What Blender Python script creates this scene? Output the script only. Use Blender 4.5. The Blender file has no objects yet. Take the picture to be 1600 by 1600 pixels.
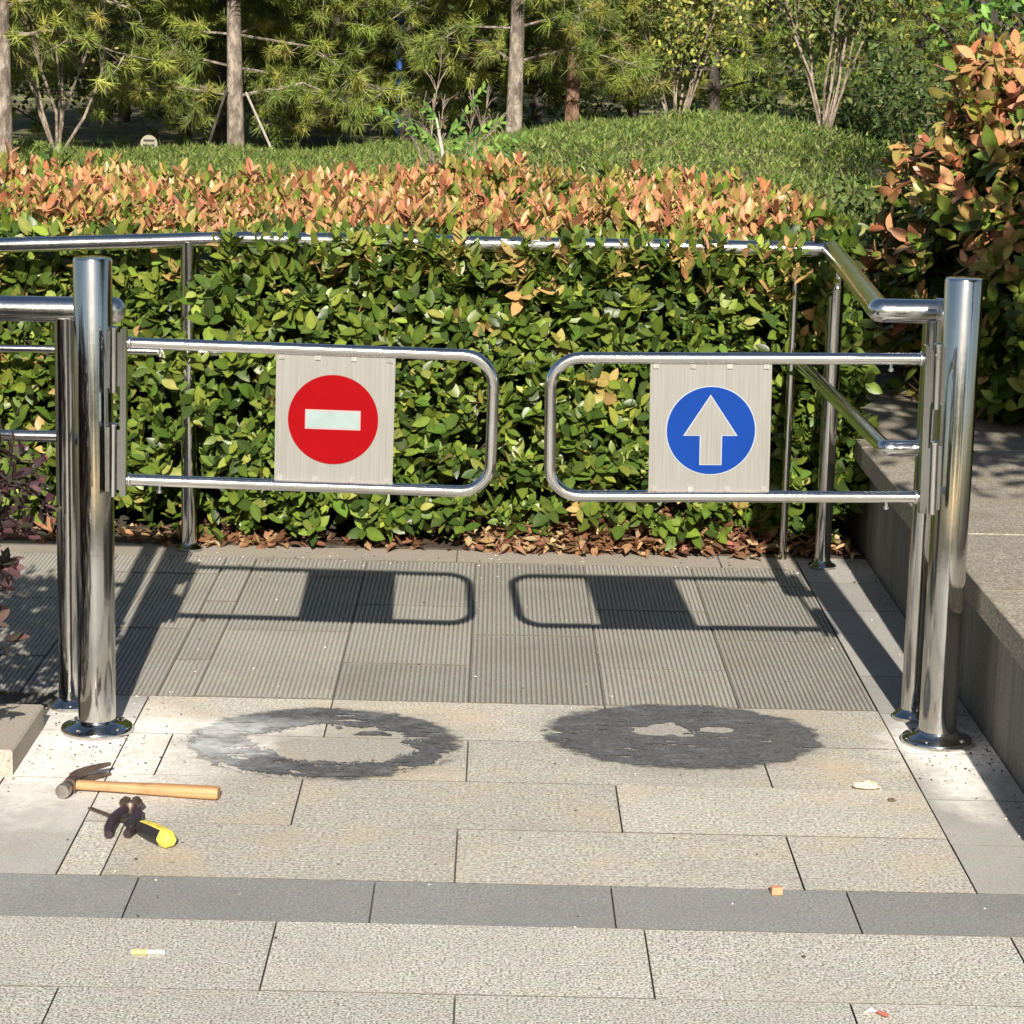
import bpy, math, random
import numpy as np
from mathutils import Vector, Matrix, noise as mnoise

random.seed(7); rng = np.random.default_rng(11)
scene = bpy.context.scene
col = scene.collection

# ------------------------------------------------------------------ camera
cam_d = bpy.data.cameras.new('camera'); cam = bpy.data.objects.new('camera', cam_d); col.objects.link(cam)
right = Vector((0.99970848, -0.00399817, 0.02381130))
down = Vector((0.02255286, -0.19752108, -0.98003918))
fwd = Vector((0.00862160, 0.98029049, -0.19737332))
m = Matrix.Identity(4)
for i in range(3):
    m[i][0] = right[i]; m[i][1] = -down[i]; m[i][2] = -fwd[i]
m[2][3] = 1.6
cam.matrix_world = m
cam_d.sensor_width = 36; cam_d.lens = 36 * 3812 / 1600; cam_d.clip_start = .05; cam_d.clip_end = 2000
scene.camera = cam
scene.render.resolution_x = scene.render.resolution_y = 1024

# ------------------------------------------------------------------ sky, sun, exposure
EL = math.radians(27.0); SKEW = math.radians(2.0)
world = bpy.data.worlds.new('World'); scene.world = world; world.use_nodes = True
nt = world.node_tree; bg = nt.nodes['Background']
sky = nt.nodes.new('ShaderNodeTexSky'); sky.sky_type = 'NISHITA'; sky.sun_disc = False
sky.sun_elevation = EL; sky.sun_rotation = math.pi - SKEW
nt.links.new(sky.outputs[0], bg.inputs[0]); bg.inputs[1].default_value = .052
sun_d = bpy.data.lights.new('sun', 'SUN'); sun = bpy.data.objects.new('sun', sun_d); col.objects.link(sun)
sun_d.energy = 5.0; sun_d.angle = math.radians(.5); sun_d.color = (1, .93, .82)
sdir = Vector((-math.sin(SKEW) * math.cos(EL), math.cos(SKEW) * math.cos(EL), -math.sin(EL)))
sun.rotation_euler = sdir.to_track_quat('-Z', 'Y').to_euler(); sun.location = (1, -6, 8)
scene.view_settings.view_transform = 'Standard'; scene.view_settings.look = 'None'
scene.view_settings.gamma = 1; scene.view_settings.exposure = .93

# ------------------------------------------------------------------ material helpers
def mat(name):
    mt = bpy.data.materials.new(name); mt.use_nodes = True
    t = mt.node_tree; return mt, t, t.nodes['Principled BSDF']
def N(t, kind, **kw):
    n = t.nodes.new('ShaderNode' + kind)
    for k, v in kw.items(): setattr(n, k, v)
    return n
def ramp(t, src, stops):
    r = N(t, 'ValToRGB'); e = r.color_ramp.elements
    while len(e) < len(stops): e.new(.5)
    for el, (p, c) in zip(e, stops):
        el.position = p; el.color = (c[0], c[1], c[2], 1) if len(c) == 3 else c
    t.links.new(src, r.inputs[0]); return r.outputs[0]
def noise_tex(t, vec, scale, detail=4, rough=.55):
    n = N(t, 'TexNoise'); n.inputs['Scale'].default_value = scale
    n.inputs['Detail'].default_value = detail; n.inputs['Roughness'].default_value = rough
    t.links.new(vec, n.inputs['Vector']); return n.outputs['Fac']
def mix(t, fac, a, b, mode='MIX'):
    n = N(t, 'Mix', data_type='RGBA', blend_type=mode)
    for s, v in ((n.inputs[0], fac), (n.inputs[6], a), (n.inputs[7], b)):
        if hasattr(v, 'links'): t.links.new(v, s)
        elif isinstance(v, (int, float)): s.default_value = v
        else: s.default_value = (*v, 1)
    return n.outputs[2]
def math_n(t, op, a, b=0., clamp=False):
    n = N(t, 'Math', operation=op, use_clamp=clamp)
    for s, v in ((n.inputs[0], a), (n.inputs[1], b)):
        if hasattr(v, 'links'): t.links.new(v, s)
        else: s.default_value = v
    return n.outputs[0]
def scaled(t, vec, s):
    n = N(t, 'VectorMath', operation='MULTIPLY'); t.links.new(vec, n.inputs[0]); n.inputs[1].default_value = s; return n.outputs[0]
def bump(t, p, h, strength, dist):
    b = N(t, 'Bump'); b.inputs['Strength'].default_value = strength; b.inputs['Distance'].default_value = dist
    t.links.new(h, b.inputs['Height']); t.links.new(b.outputs[0], p.inputs['Normal'])
def maprange(t, v, a, b, c=0., d=1.):
    n = N(t, 'MapRange', clamp=True); t.links.new(v, n.inputs[0])
    for i, x in enumerate((a, b, c, d)): n.inputs[i + 1].default_value = x
    return n.outputs[0]

POST_L = (-.881, 5.326); POST_R = (1.034, 5.38)
def dust_mask(t, pos):
    """spilt cement powder lying round the two gate posts"""
    warp = noise_tex(t, pos, 5, 5, .65); out = None
    for (x, y, sx, sy, r0, r1) in ((-.92, 5.13, 1.0, .9, .45, .14), (-.70, 5.36, .7, 2.2, .30, .08), (-.62, 5.24, .8, 1.6, .16, .05), (1.04, 5.31, 1.3, 1., .26, .10), (1.03, 5.08, 3, .9, .26, .06), (-.93, 4.86, 1.6, 1., .22, .02)):
        v = N(t, 'VectorMath', operation='SUBTRACT'); t.links.new(pos, v.inputs[0]); v.inputs[1].default_value = (x, y, 0)
        l = N(t, 'VectorMath', operation='LENGTH'); t.links.new(scaled(t, v.outputs[0], (sx, sy, 0)), l.inputs[0])
        d = math_n(t, 'ADD', l.outputs['Value'], math_n(t, 'MULTIPLY', math_n(t, 'SUBTRACT', warp, .5), .42))
        k = maprange(t, d, r0, r1)
        out = k if out is None else math_n(t, 'MAXIMUM', out, k)
    fine = maprange(t, math_n(t, 'ADD', math_n(t, 'MULTIPLY', noise_tex(t, pos, 45, 4, .7), .5), math_n(t, 'MULTIPLY', noise_tex(t, pos, 11, 5, .7), .5)), .36, .54, .30, 1.)
    return math_n(t, 'MULTIPLY', out, fine)

def stone_mat(name, base, dark, light, speck=330, speck_amt=.6, warm=(.36, .27, .17), dust=False, rough=.85, stain=.5, varied=.13, wash=False):
    mt, t, p = mat(name)
    pos = N(t, 'NewGeometry').outputs['Position']; info = N(t, 'ObjectInfo')
    off = N(t, 'VectorMath', operation='ADD'); t.links.new(pos, off.inputs[0])
    rnd = scaled(t, info.outputs['Random'], (37, 0, 0)); t.links.new(rnd, off.inputs[1]); v = off.outputs[0]
    g1 = noise_tex(t, v, speck, 2, .6); g2 = noise_tex(t, v, speck * .45, 3, .6)
    c = ramp(t, g1, [(.39, dark), (.475, base), (.545, base), (.63, light)])
    c = mix(t, speck_amt, base, c)
    tint = N(t, 'TexNoise'); tint.inputs['Scale'].default_value = 26; tint.inputs['Detail'].default_value = 4; t.links.new(v, tint.inputs['Vector'])
    c = mix(t, .09, c, tint.outputs['Color'], 'OVERLAY')
    c = mix(t, math_n(t, 'MULTIPLY', maprange(t, g2, .58, .68), .55), c, dark)
    blot = noise_tex(t, v, 3.2, 6, .65)
    c = mix(t, math_n(t, 'MULTIPLY', maprange(t, blot, .5, .72), stain), c, warm)
    b2 = noise_tex(t, pos, 2.3, 8, .75)
    c = mix(t, math_n(t, 'MULTIPLY', maprange(t, b2, .48, .72), .45), c, tuple(x * .62 for x in base))
    sp_ = noise_tex(t, pos, 38, 3, .6)
    c = mix(t, math_n(t, 'MULTIPLY', maprange(t, sp_, .69, .74), .55), c, (.10, .09, .075))
    hs = N(t, 'HueSaturation'); t.links.new(c, hs.inputs['Color'])
    t.links.new(maprange(t, info.outputs['Random'], 0, 1, 1 - varied, 1 + varied), hs.inputs['Value']); c = hs.outputs[0]
    if wash:                                                            # grey cement water dried round the two patches
        k = None; wn = noise_tex(t, scaled(t, pos, (1, 2.2, 1)), 6, 6, .7)
        for (x, y) in ((-.362, 5.27), (.452, 5.385)):
            q = N(t, 'VectorMath', operation='SUBTRACT'); t.links.new(pos, q.inputs[0]); q.inputs[1].default_value = (x, y, 0)
            l = N(t, 'VectorMath', operation='LENGTH'); t.links.new(scaled(t, q.outputs[0], (1, 1.05, 0)), l.inputs[0])
            d = maprange(t, math_n(t, 'ADD', l.outputs['Value'], math_n(t, 'MULTIPLY', math_n(t, 'SUBTRACT', wn, .5), .35)), .37, .24)
            k = d if k is None else math_n(t, 'MAXIMUM', k, d)
        c = mix(t, math_n(t, 'MULTIPLY', k, .5), c, (.27, .25, .225))
    if dust:
        c = mix(t, math_n(t, 'MULTIPLY', dust_mask(t, pos), .95), c, (.80, .76, .71))
    t.links.new(c, p.inputs['Base Color']); p.inputs['Roughness'].default_value = rough
    p.inputs['Specular IOR Level'].default_value = .3
    bump(t, p, math_n(t, 'ADD', g1, math_n(t, 'MULTIPLY', blot, .6)), .2, .003)
    return mt

M_GRANITE = stone_mat('granite_speckled', (.45, .43, .385), (.13, .12, .105), (.66, .64, .59), 205, .95, warm=(.38, .34, .28), stain=.4)
M_THRESH = stone_mat('granite_warm', (.45, .425, .37), (.22, .205, .175), (.66, .63, .56), 150, .85, warm=(.56, .42, .25), dust=True, stain=.6, wash=True)
M_STRIP = stone_mat('granite_side', (.36, .345, .32), (.21, .20, .19), (.50, .49, .46), 300, .5, warm=(.33, .29, .24), dust=True, stain=.4)
M_GREY = stone_mat('granite_grey', (.24, .24, .232), (.14, .14, .137), (.37, .37, .36), 200, .6, warm=(.22, .21, .20), stain=.3, varied=.12)
M_RIB = stone_mat('ribbed_slab', (.355, .335, .295), (.20, .19, .165), (.49, .465, .41), 240, .5, warm=(.30, .265, .20), dust=True, stain=.55)
M_KERB = stone_mat('kerb_concrete', (.34, .30, .25), (.2, .18, .15), (.46, .43, .37), 200, .5, warm=(.30, .24, .17), stain=.5)
M_COPING = stone_mat('coping_granite', (.29, .255, .205), (.14, .125, .10), (.48, .44, .37), 170, .8, warm=(.20, .16, .11), stain=.75)

def concrete_mat():
    mt, t, p = mat('wall_concrete'); pos = N(t, 'NewGeometry').outputs['Position']
    st = noise_tex(t, scaled(t, pos, (9, 9, .8)), 1.6, 6, .65); fine = noise_tex(t, pos, 120, 4, .6)
    c = ramp(t, st, [(.3, (.065, .060, .052)), (.5, (.125, .117, .10)), (.7, (.21, .195, .17))])
    c = mix(t, .25, c, ramp(t, fine, [(.3, (.08, .08, .07)), (.7, (.4, .38, .34))]))
    t.links.new(c, p.inputs['Base Color']); p.inputs['Roughness'].default_value = .9
    bump(t, p, fine, .3, .004); return mt
M_CONC = concrete_mat()

def plain(name, c, rough=.6, metal=0., var=.0, scale=60, spec=.5):
    mt, t, p = mat(name); p.inputs['Roughness'].default_value = rough; p.inputs['Metallic'].default_value = metal
    p.inputs['Specular IOR Level'].default_value = spec
    pos = N(t, 'TexCoord').outputs['Object']
    n = noise_tex(t, pos, scale, 5, .6)
    t.links.new(ramp(t, n, [(.25, tuple(x * (1 - var) for x in c)), (.75, tuple(min(1, x * (1 + var)) for x in c))]), p.inputs['Base Color'])
    return mt
M_SOIL = plain('soil', (.055, .042, .03), .95, 0, .5, 6)
M_GRIME = plain('joint_grime', (.11, .097, .08), .95, 0, .5, 40)
M_BED = plain('joint_mortar', (.085, .076, .063), .95, 0, .4, 30)

def steel_mat(name, base=.60, r0=.16, r1=.30, smear=.5):
    mt, t, p = mat(name); pos = N(t, 'TexCoord').outputs['Object']
    st = noise_tex(t, scaled(t, pos, (1, 1, .04)), 160, 3, .6)       # drawn finish along the tube
    sm = noise_tex(t, pos, 9, 5, .7); spot = noise_tex(t, pos, 60, 4, .7)
    t.links.new(maprange(t, math_n(t, 'ADD', math_n(t, 'MULTIPLY', sm, smear), math_n(t, 'MULTIPLY', st, 1 - smear)), .35, .68, r0, r1), p.inputs['Roughness'])
    c = ramp(t, sm, [(.3, (base * .86, base * .85, base * .82)), (.7, (base, base * .99, base * .96))])
    c = mix(t, math_n(t, 'MULTIPLY', maprange(t, spot, .62, .72), .35), c, (.30, .29, .26))
    t.links.new(c, p.inputs['Base Color']); p.inputs['Metallic'].default_value = 1
    bump(t, p, math_n(t, 'ADD', st, spot), .05, .002)
    return mt
M_STEEL = steel_mat('stainless_post', .58, .05, .17)
M_HINGE = steel_mat('stainless_hinge', .36, .10, .22)
M_TUBE = steel_mat('stainless_tube', .74, .10, .24)
M_CAP = steel_mat('stainless_cap', .74, .22, .36)
M_PANEL = None
def panel_mat():
    mt, t, p = mat('brushed_sheet'); pos = N(t, 'TexCoord').outputs['Object']
    st = noise_tex(t, scaled(t, pos, (260, 1, 6)), 1, 4, .6); sm = noise_tex(t, pos, 14, 5, .6)
    c = ramp(t, st, [(.3, (.185, .178, .165)), (.7, (.24, .232, .218))])
    c = mix(t, math_n(t, 'MULTIPLY', maprange(t, sm, .5, .7), .3), c, (.20, .19, .17))
    t.links.new(c, p.inputs['Base Color']); p.inputs['Roughness'].default_value = .6; p.inputs['Metallic'].default_value = .3; p.inputs['Specular IOR Level'].default_value = .25
    return mt
M_PANEL = panel_mat()
M_RED = plain('sign_red', (.205, .0032, .005), .75, 0, .05, 20, .02)
M_BLUE = plain('sign_blue', (.007, .036, .195), .75, 0, .06, 20, .02)
M_BARW = plain('sign_bar', (.21, .27, .265), .6, 0, .12, 30, .2)
M_PINK = plain('sign_bar_edge', (.32, .24, .235), .6, 0, .05, 30, .2)
M_LEDGE = plain('sign_edge', (.27, .30, .35), .6, 0, .05, 30, .2)

def leaf_mat(name, rough=.38, trans=.22, spec=.5):
    mt, t, p = mat(name); a = N(t, 'Attribute', attribute_name='Col')
    pos = N(t, 'NewGeometry').outputs['Position']
    c = mix(t, .35, a.outputs['Color'], ramp(t, noise_tex(t, pos, 55, 3, .6), [(.3, (.55, .55, .5)), (.7, (1.25, 1.25, 1.2))]), 'MULTIPLY')
    c = mix(t, .0, c, c)
    t.links.new(c, p.inputs['Base Color']); p.inputs['Roughness'].default_value = rough; p.inputs['Specular IOR Level'].default_value = spec
    tr = N(t, 'BsdfTranslucent'); t.links.new(c, tr.inputs[0])
    ms = N(t, 'MixShader'); ms.inputs[0].default_value = trans
    t.links.new(p.outputs[0], ms.inputs[1]); t.links.new(tr.outputs[0], ms.inputs[2])
    t.links.new(ms.outputs[0], t.nodes['Material Output'].inputs[0]); return mt
M_LEAF = leaf_mat('photinia_leaf', .38, .16, .30)
M_FOL = leaf_mat('foliage_leaf', .55, .28, .3)
M_NEEDLE = leaf_mat('pine_needle', .55, .15, .3)
M_GRASS = leaf_mat('ground_cover_leaf', .6, .2, .25)
M_DRY = leaf_mat('dry_leaf', .8, .1, .2)

def bark_mat(name, a, b, scale=14):
    mt, t, p = mat(name); pos = N(t, 'TexCoord').outputs['Object']
    n = noise_tex(t, scaled(t, pos, (1, 1, .45)), scale, 6, .7)
    v = N(t, 'TexVoronoi'); v.inputs['Scale'].default_value = scale * 1.1; t.links.new(scaled(t, pos, (1, 1, .5)), v.inputs['Vector'])
    c = ramp(t, n, [(.42, a), (.56, b)]); c = mix(t, math_n(t, 'MULTIPLY', maprange(t, v.outputs['Distance'], .35, .75), .6), c, tuple(x * .55 for x in a))
    t.links.new(c, p.inputs['Base Color']); p.inputs['Roughness'].default_value = .95; bump(t, p, n, .9, .06); return mt
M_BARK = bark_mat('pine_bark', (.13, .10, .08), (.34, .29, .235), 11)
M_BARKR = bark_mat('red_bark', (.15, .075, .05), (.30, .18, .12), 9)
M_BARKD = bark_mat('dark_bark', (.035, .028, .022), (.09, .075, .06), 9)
M_STEM = bark_mat('pale_stem', (.20, .155, .115), (.38, .31, .24), 12)
M_TWIG = bark_mat('hedge_twig', (.04, .028, .02), (.10, .07, .05), 30)

def ground_mat():
    mt, t, p = mat('park_ground'); pos = N(t, 'NewGeometry').outputs['Position']
    n1 = noise_tex(t, pos, .35, 6, .65); n2 = noise_tex(t, pos, 9, 5, .7)
    c = ramp(t, n1, [(.35, (.05, .042, .025)), (.48, (.10, .095, .04)), (.58, (.34, .32, .12))])  # brightest stop puts sunlit lawn patches into the ground colour
    c = mix(t, .5, c, ramp(t, n2, [(.35, (.03, .03, .015)), (.7, (.17, .155, .07))]))
    t.links.new(c, p.inputs['Base Color']); p.inputs['Roughness'].default_value = .95; return mt
M_GROUND = ground_mat()

# ------------------------------------------------------------------ mesh helpers
def tag(o, label=None, cat=None, group=None, kind=None):
    if label: o['label'] = label
    if cat: o['category'] = cat
    if group: o['group'] = group
    if kind: o['kind'] = kind
    return o
def empty(name, loc=(0, 0, 0), label=None, cat=None, group=None):
    o = bpy.data.objects.new(name, None); o.location = loc; o.empty_display_size = .1; col.objects.link(o)
    return tag(o, label, cat, group)
class MB:
    def __init__(s): s.v = []; s.f = []; s.m = []
    def add(s, vs, fs, mi=0):
        k = len(s.v); s.v += [tuple(x) for x in vs]; s.f += [tuple(i + k for i in f) for f in fs]; s.m += [mi] * len(fs); return s
    def box(s, x0, x1, y0, y1, z0, z1, mi=0, b=0., side=None):
        if b <= 0:
            vs = [(x, y, z) for z in (z0, z1) for y in (y0, y1) for x in (x0, x1)]
            return s.add(vs, [(0, 2, 3, 1), (4, 5, 7, 6), (0, 1, 5, 4), (2, 6, 7, 3), (0, 4, 6, 2), (1, 3, 7, 5)], mi)
        # top edges bevelled
        vs = [(x0, y0, z0), (x1, y0, z0), (x1, y1, z0), (x0, y1, z0), (x0, y0, z1 - b), (x1, y0, z1 - b), (x1, y1, z1 - b), (x0, y1, z1 - b),
              (x0 + b, y0 + b, z1), (x1 - b, y0 + b, z1), (x1 - b, y1 - b, z1), (x0 + b, y1 - b, z1)]
        s.add(vs, [(0, 3, 2, 1), (8, 9, 10, 11)], mi); k = len(s.v) - 12
        for i in range(4):
            j = (i + 1) % 4
            s.f += [(k + i, k + j, k + 4 + j, k + 4 + i), (k + 4 + i, k + 4 + j, k + 8 + j, k + 8 + i)]; s.m += [side if side is not None else mi] * 2
        return s
    def tube(s, pts, rad, n=12, caps=True, mi=0):
        pts = [Vector(p) for p in pts]; rad = rad if isinstance(rad, (list, tuple)) else [rad] * len(pts)
        up = None; rings = []; k = len(s.v); vs = []
        for i, p in enumerate(pts):
            d = (pts[min(i + 1, len(pts) - 1)] - pts[max(i - 1, 0)]).normalized()
            if up is None:
                up = Vector((0, 0, 1)) if abs(d.z) < .9 else Vector((1, 0, 0))
            a = d.cross(up).normalized(); b = a.cross(d).normalized(); up = b
            for j in range(n):
                q = 2 * math.pi * j / n
                vs.append(p + (a * math.cos(q) + b * math.sin(q)) * rad[i])
        fs = []
        for i in range(len(pts) - 1):
            for j in range(n):
                j2 = (j + 1) % n
                fs.append((i * n + j, i * n + j2, (i + 1) * n + j2, (i + 1) * n + j))
        if caps: fs += [tuple(range(n))[::-1], tuple((len(pts) - 1) * n + j for j in range(n))]
        return s.add(vs, fs, mi)
    def lathe(s, prof, n=32, c=(0, 0, 0), mi=0, axis='z'):
        vs = []; fs = []
        for (r, z) in prof:
            for j in range(n):
                q = 2 * math.pi * j / n
                if axis == 'z': vs.append((c[0] + r * math.cos(q), c[1] + r * math.sin(q), c[2] + z))
                elif axis == 'x': vs.append((c[0] + z, c[1] + r * math.cos(q), c[2] + r * math.sin(q)))
                else: vs.append((c[0] + r * math.cos(q), c[1] - z, c[2] + r * math.sin(q)))
        for i in range(len(prof) - 1):
            for j in range(n):
                j2 = (j + 1) % n; fs.append((i * n + j, i * n + j2, (i + 1) * n + j2, (i + 1) * n + j))
        fs += [tuple(range(n))[::-1], tuple((len(prof) - 1) * n + j for j in range(n))]
        return s.add(vs, fs, mi)
    def mesh(s, name, mats, smooth=False):
        me = bpy.data.meshes.new(name); me.from_pydata(s.v, [], s.f)
        for x in (mats if isinstance(mats, (list, tuple)) else [mats]): me.materials.append(x)
        if any(s.m): me.polygons.foreach_set('material_index', s.m)
        if smooth:
            me.polygons.foreach_set('use_smooth', [True] * len(s.f)); me.set_sharp_from_angle(angle=math.radians(40))
        me.update(); return me
    def build(s, name, mats, parent=None, smooth=False, loc=None):
        o = bpy.data.objects.new(name, s.mesh(name, mats, smooth)); col.objects.link(o)
        if parent is not None: o.parent = parent
        if loc: o.location = loc
        return o

def arc(c, r, a0, a1, n, plane='xz', y=0):
    return [(c[0] + r * math.cos(a0 + (a1 - a0) * i / n), y, c[1] + r * math.sin(a0 + (a1 - a0) * i / n)) for i in range(n + 1)]

# ================================================================== THE GROUND
gm = MB(); gm.add([(-400, -300, -.06), (400, -300, -.06), (400, 600, -.06), (-400, 600, -.06)], [(0, 1, 2, 3)])
tag(gm.build('ground', M_GROUND), 'dark park ground of soil and thin grass under the trees', 'ground', kind='structure')

pv = MB(); pv.box(-6, 6, -3, 7.335, -.055, -.0075)
pave = pv.build('pavement', M_BED); tag(pave, 'mortar bed of the stone paved walkway', 'pavement', kind='structure')
_slab = {}
def slab(x0, x1, y0, y1, m, gap=.0013, tilt=.0008):
    """one paving slab, its own object; alike slabs share a mesh"""
    w, l = round(x1 - x0 - 2 * gap, 4), round(y1 - y0 - 2 * gap, 4); key = (w, l, m.name)
    if key not in _slab:
        b = MB(); b.box(-w / 2, w / 2, -l / 2, l / 2, -.02, 0, b=.0006, side=1); _slab[key] = b.mesh('slab', [m, M_GRIME])
    o = bpy.data.objects.new('slab', _slab[key]); col.objects.link(o); o.parent = pave
    o.location = ((x0 + x1) / 2, (y0 + y1) / 2, random.uniform(-.0008, .0004))
    o.rotation_euler = (random.uniform(-tilt, tilt), random.uniform(-tilt, tilt), random.uniform(-.0012, .0012))
    return o
def row(y0, y1, joints, m):
    for a, b in zip(joints[:-1], joints[1:]): slab(a, b, y0, y1, m)
def course(x_joint, w, x0, x1):
    k = math.floor((x0 - x_joint) / w); xs = [x_joint + i * w for i in range(k + 1, k + 200)]
    return [x0] + [x for x in xs if x0 + .03 < x < x1 - .03] + [x1]
# foreground granite
Y = 4.165; i = 0
while Y > .3:
    row(Y - .3205, Y, course(-.369 if i % 2 == 0 else -.042, .662, -3.3, 3.3), M_GRANITE); Y -= .3205; i += 1
# grey band
row(4.165, 4.385, course(-.203, .4455, -3.3, 3.3), M_GREY)
# threshold rows between the two side strips
TH = [(4.385, 4.698, [-.806, -.722, -.053, .610, .9375]), (4.698, 5.012, [-.806, -.389, .280, .9375]),
      (5.012, 5.318, [-.806, -.708, -.040, .618, .9375]), (5.318, 5.628, [-.806, -.367, .282, .9375])]
for y0, y1, js in TH: row(y0, y1, js, M_THRESH)
# side strips
for y0, y1 in ((4.385, 4.665), (4.665, 4.955), (4.955, 5.29), (5.29, 5.61), (5.61, 5.95), (5.95, 6.3), (6.3, 6.65), (6.65, 7.0), (7.0, 7.335)):
    slab(.9375, 1.158, y0, y1, M_STRIP)
for y0, y1 in ((4.385, 4.98), (4.98, 5.628)): slab(-1.021, -.806, y0, y1, M_STRIP)
row(4.385, 4.98, course(-1.6, .6, -3.3, -1.021), M_STRIP)
# ribbed slabs
_rib = {}
def ribbed(x0, x1, y0, y1):
    g = .0018; w, l = round(x1 - x0 - 2 * g, 4), round(y1 - y0 - .0115, 4)
    if (w, l) not in _rib:
        n = max(2, round(w / .0122)); p = w / n; prof = []
        for k in range(n):
            a = -w / 2 + k * p
            prof += [(a + .08 * p, -.0058), (a + .24 * p, -.0009), (a + .29 * p, 0), (a + .79 * p, 0), (a + .84 * p, -.0009)]
        prof = [(-w / 2, -.0058)] + prof + [(w / 2, -.0058)]; q = len(prof)
        vs = [(x, -l / 2, z) for x, z in prof] + [(x, l / 2, z) for x, z in prof]
        fs = [(i, i + 1, q + i + 1, q + i) for i in range(q - 1)]
        k = len(vs); vs += [(-w / 2, -l / 2, -.02), (w / 2, -l / 2, -.02), (-w / 2, l / 2, -.02), (w / 2, l / 2, -.02)]
        b = MB(); b.add(vs, fs); n0 = len(fs)
        fs2 = [tuple([k] + [k + 1] + list(range(q - 1, -1, -1))), tuple([k + 3, k + 2] + list(range(q, 2 * q))), (0, q, k + 2, k), (q - 1, k + 1, k + 3, 2 * q - 1)]
        b.f += fs2; b.m += [1] * 4; _rib[(w, l)] = b.mesh('ribbed_slab', [M_RIB, M_GRIME])
    o = bpy.data.objects.new('ribbed_slab', _rib[(w, l)]); col.objects.link(o); o.parent = pave
    o.location = ((x0 + x1) / 2, (y0 + y1) / 2, random.uniform(-.001, .0015)); o.rotation_euler = (random.uniform(-.0015, .0015), random.uniform(-.0015, .0015), random.uniform(-.0015, .0015))
cols = [(-.700, -.368, 0), (-.368, -.043, 1), (-.043, .282, 0), (.282, .605, 1), (.605, .9375, 0), (-.79, -.700, 1), (-1.118, -.79, 0), (-1.445, -1.118, 1), (-1.772, -1.445, 0), (-2.1, -1.772, 1)]
for a, b, ph in cols:
    ys = [5.628, 6.285, 6.935, 7.17] if ph == 0 else [5.628, 5.972, 6.60, 7.17]
    for y0, y1 in zip(ys[:-1], ys[1:]): ribbed(a, b, y0, y1)
for a, b in zip(course(-.9, .8, -2.1, .9375)[:-1], course(-.9, .8, -2.1, .9375)[1:]): slab(a, b, 7.17, 7.335, M_KERB)

# ------------------------------------------------------------------ stone block at the left
blk = MB(); blk.box(-3.2, -1.005, 4.985, 5.345, -.012, .055, b=.005)
tag(blk.build('stone_step', M_KERB), 'low stone step block beside the left gate post', 'step')

# ------------------------------------------------------------------ low wall on the right
wall = empty('retaining_wall', (1.16, 6.6, 0), 'low concrete retaining wall with granite coping beside the right gate post', 'wall')
w = MB(); w.box(0, .55, -2.48, 3.6, -.05, .305); w.build('wall_body', M_CONC, wall)
ys = [-2.5 + .625 * k for k in range(10)]
cop = MB(); cop.box(-.048, .62, .0012, .6238, .305, .368, b=.003); cmesh = cop.mesh('coping_slab', M_COPING)
for k in range(9):
    o = bpy.data.objects.new('coping_slab', cmesh); col.objects.link(o); o.parent = wall; o.location = (random.uniform(-.002, .002), ys[k], random.uniform(-.001, .002))
bed = MB(); bed.box(1.71, 8, 3.9, 10.4, -.05, .33)
tag(bed.build('planting_bed', M_SOIL), 'raised soil bed behind the low wall', 'planting bed', kind='structure')
hs = MB(); hs.box(-6, 1.157, 7.336, 9.6, -.05, .005)
tag(hs.build('soil', M_SOIL), 'bare soil strip under the clipped hedge', 'soil', kind='structure')

# ================================================================== POSTS AND GATES
def gate_post(x, y, h, label):
    e = empty('gate_post', (x, y, 0), label, 'post', 'steel gate posts')
    b = MB(); b.lathe([(.0425, .01), (.0425, h - .006), (.0405, h - .001), (.037, h), (.005, h + .0012)], 48); b.build('tube', M_STEEL, e, True)
    b = MB(); b.lathe([(.080, .0), (.0815, .003), (.0815, .010), (.079, .0135), (.056, .019), (.049, .024), (.0465, .030), (.0430, .031)], 48); b.build('base_flange', M_STEEL, e, True)
    for a in (.7, 2.5, 4.2, 5.6):
        b = MB(); b.lathe([(.006, .013), (.006, .0195), (.003, .021)], 8, (.066 * math.cos(a), .066 * math.sin(a), 0)); b.build('bolt', M_STEEL, e, True)
    return e
gp_l = gate_post(*POST_L, 1.073, 'thick steel gate post on round flange, holding the red no entry gate')
gp_r = gate_post(*POST_R, 1.067, 'thick steel gate post on round flange, holding the blue arrow gate')

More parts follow.
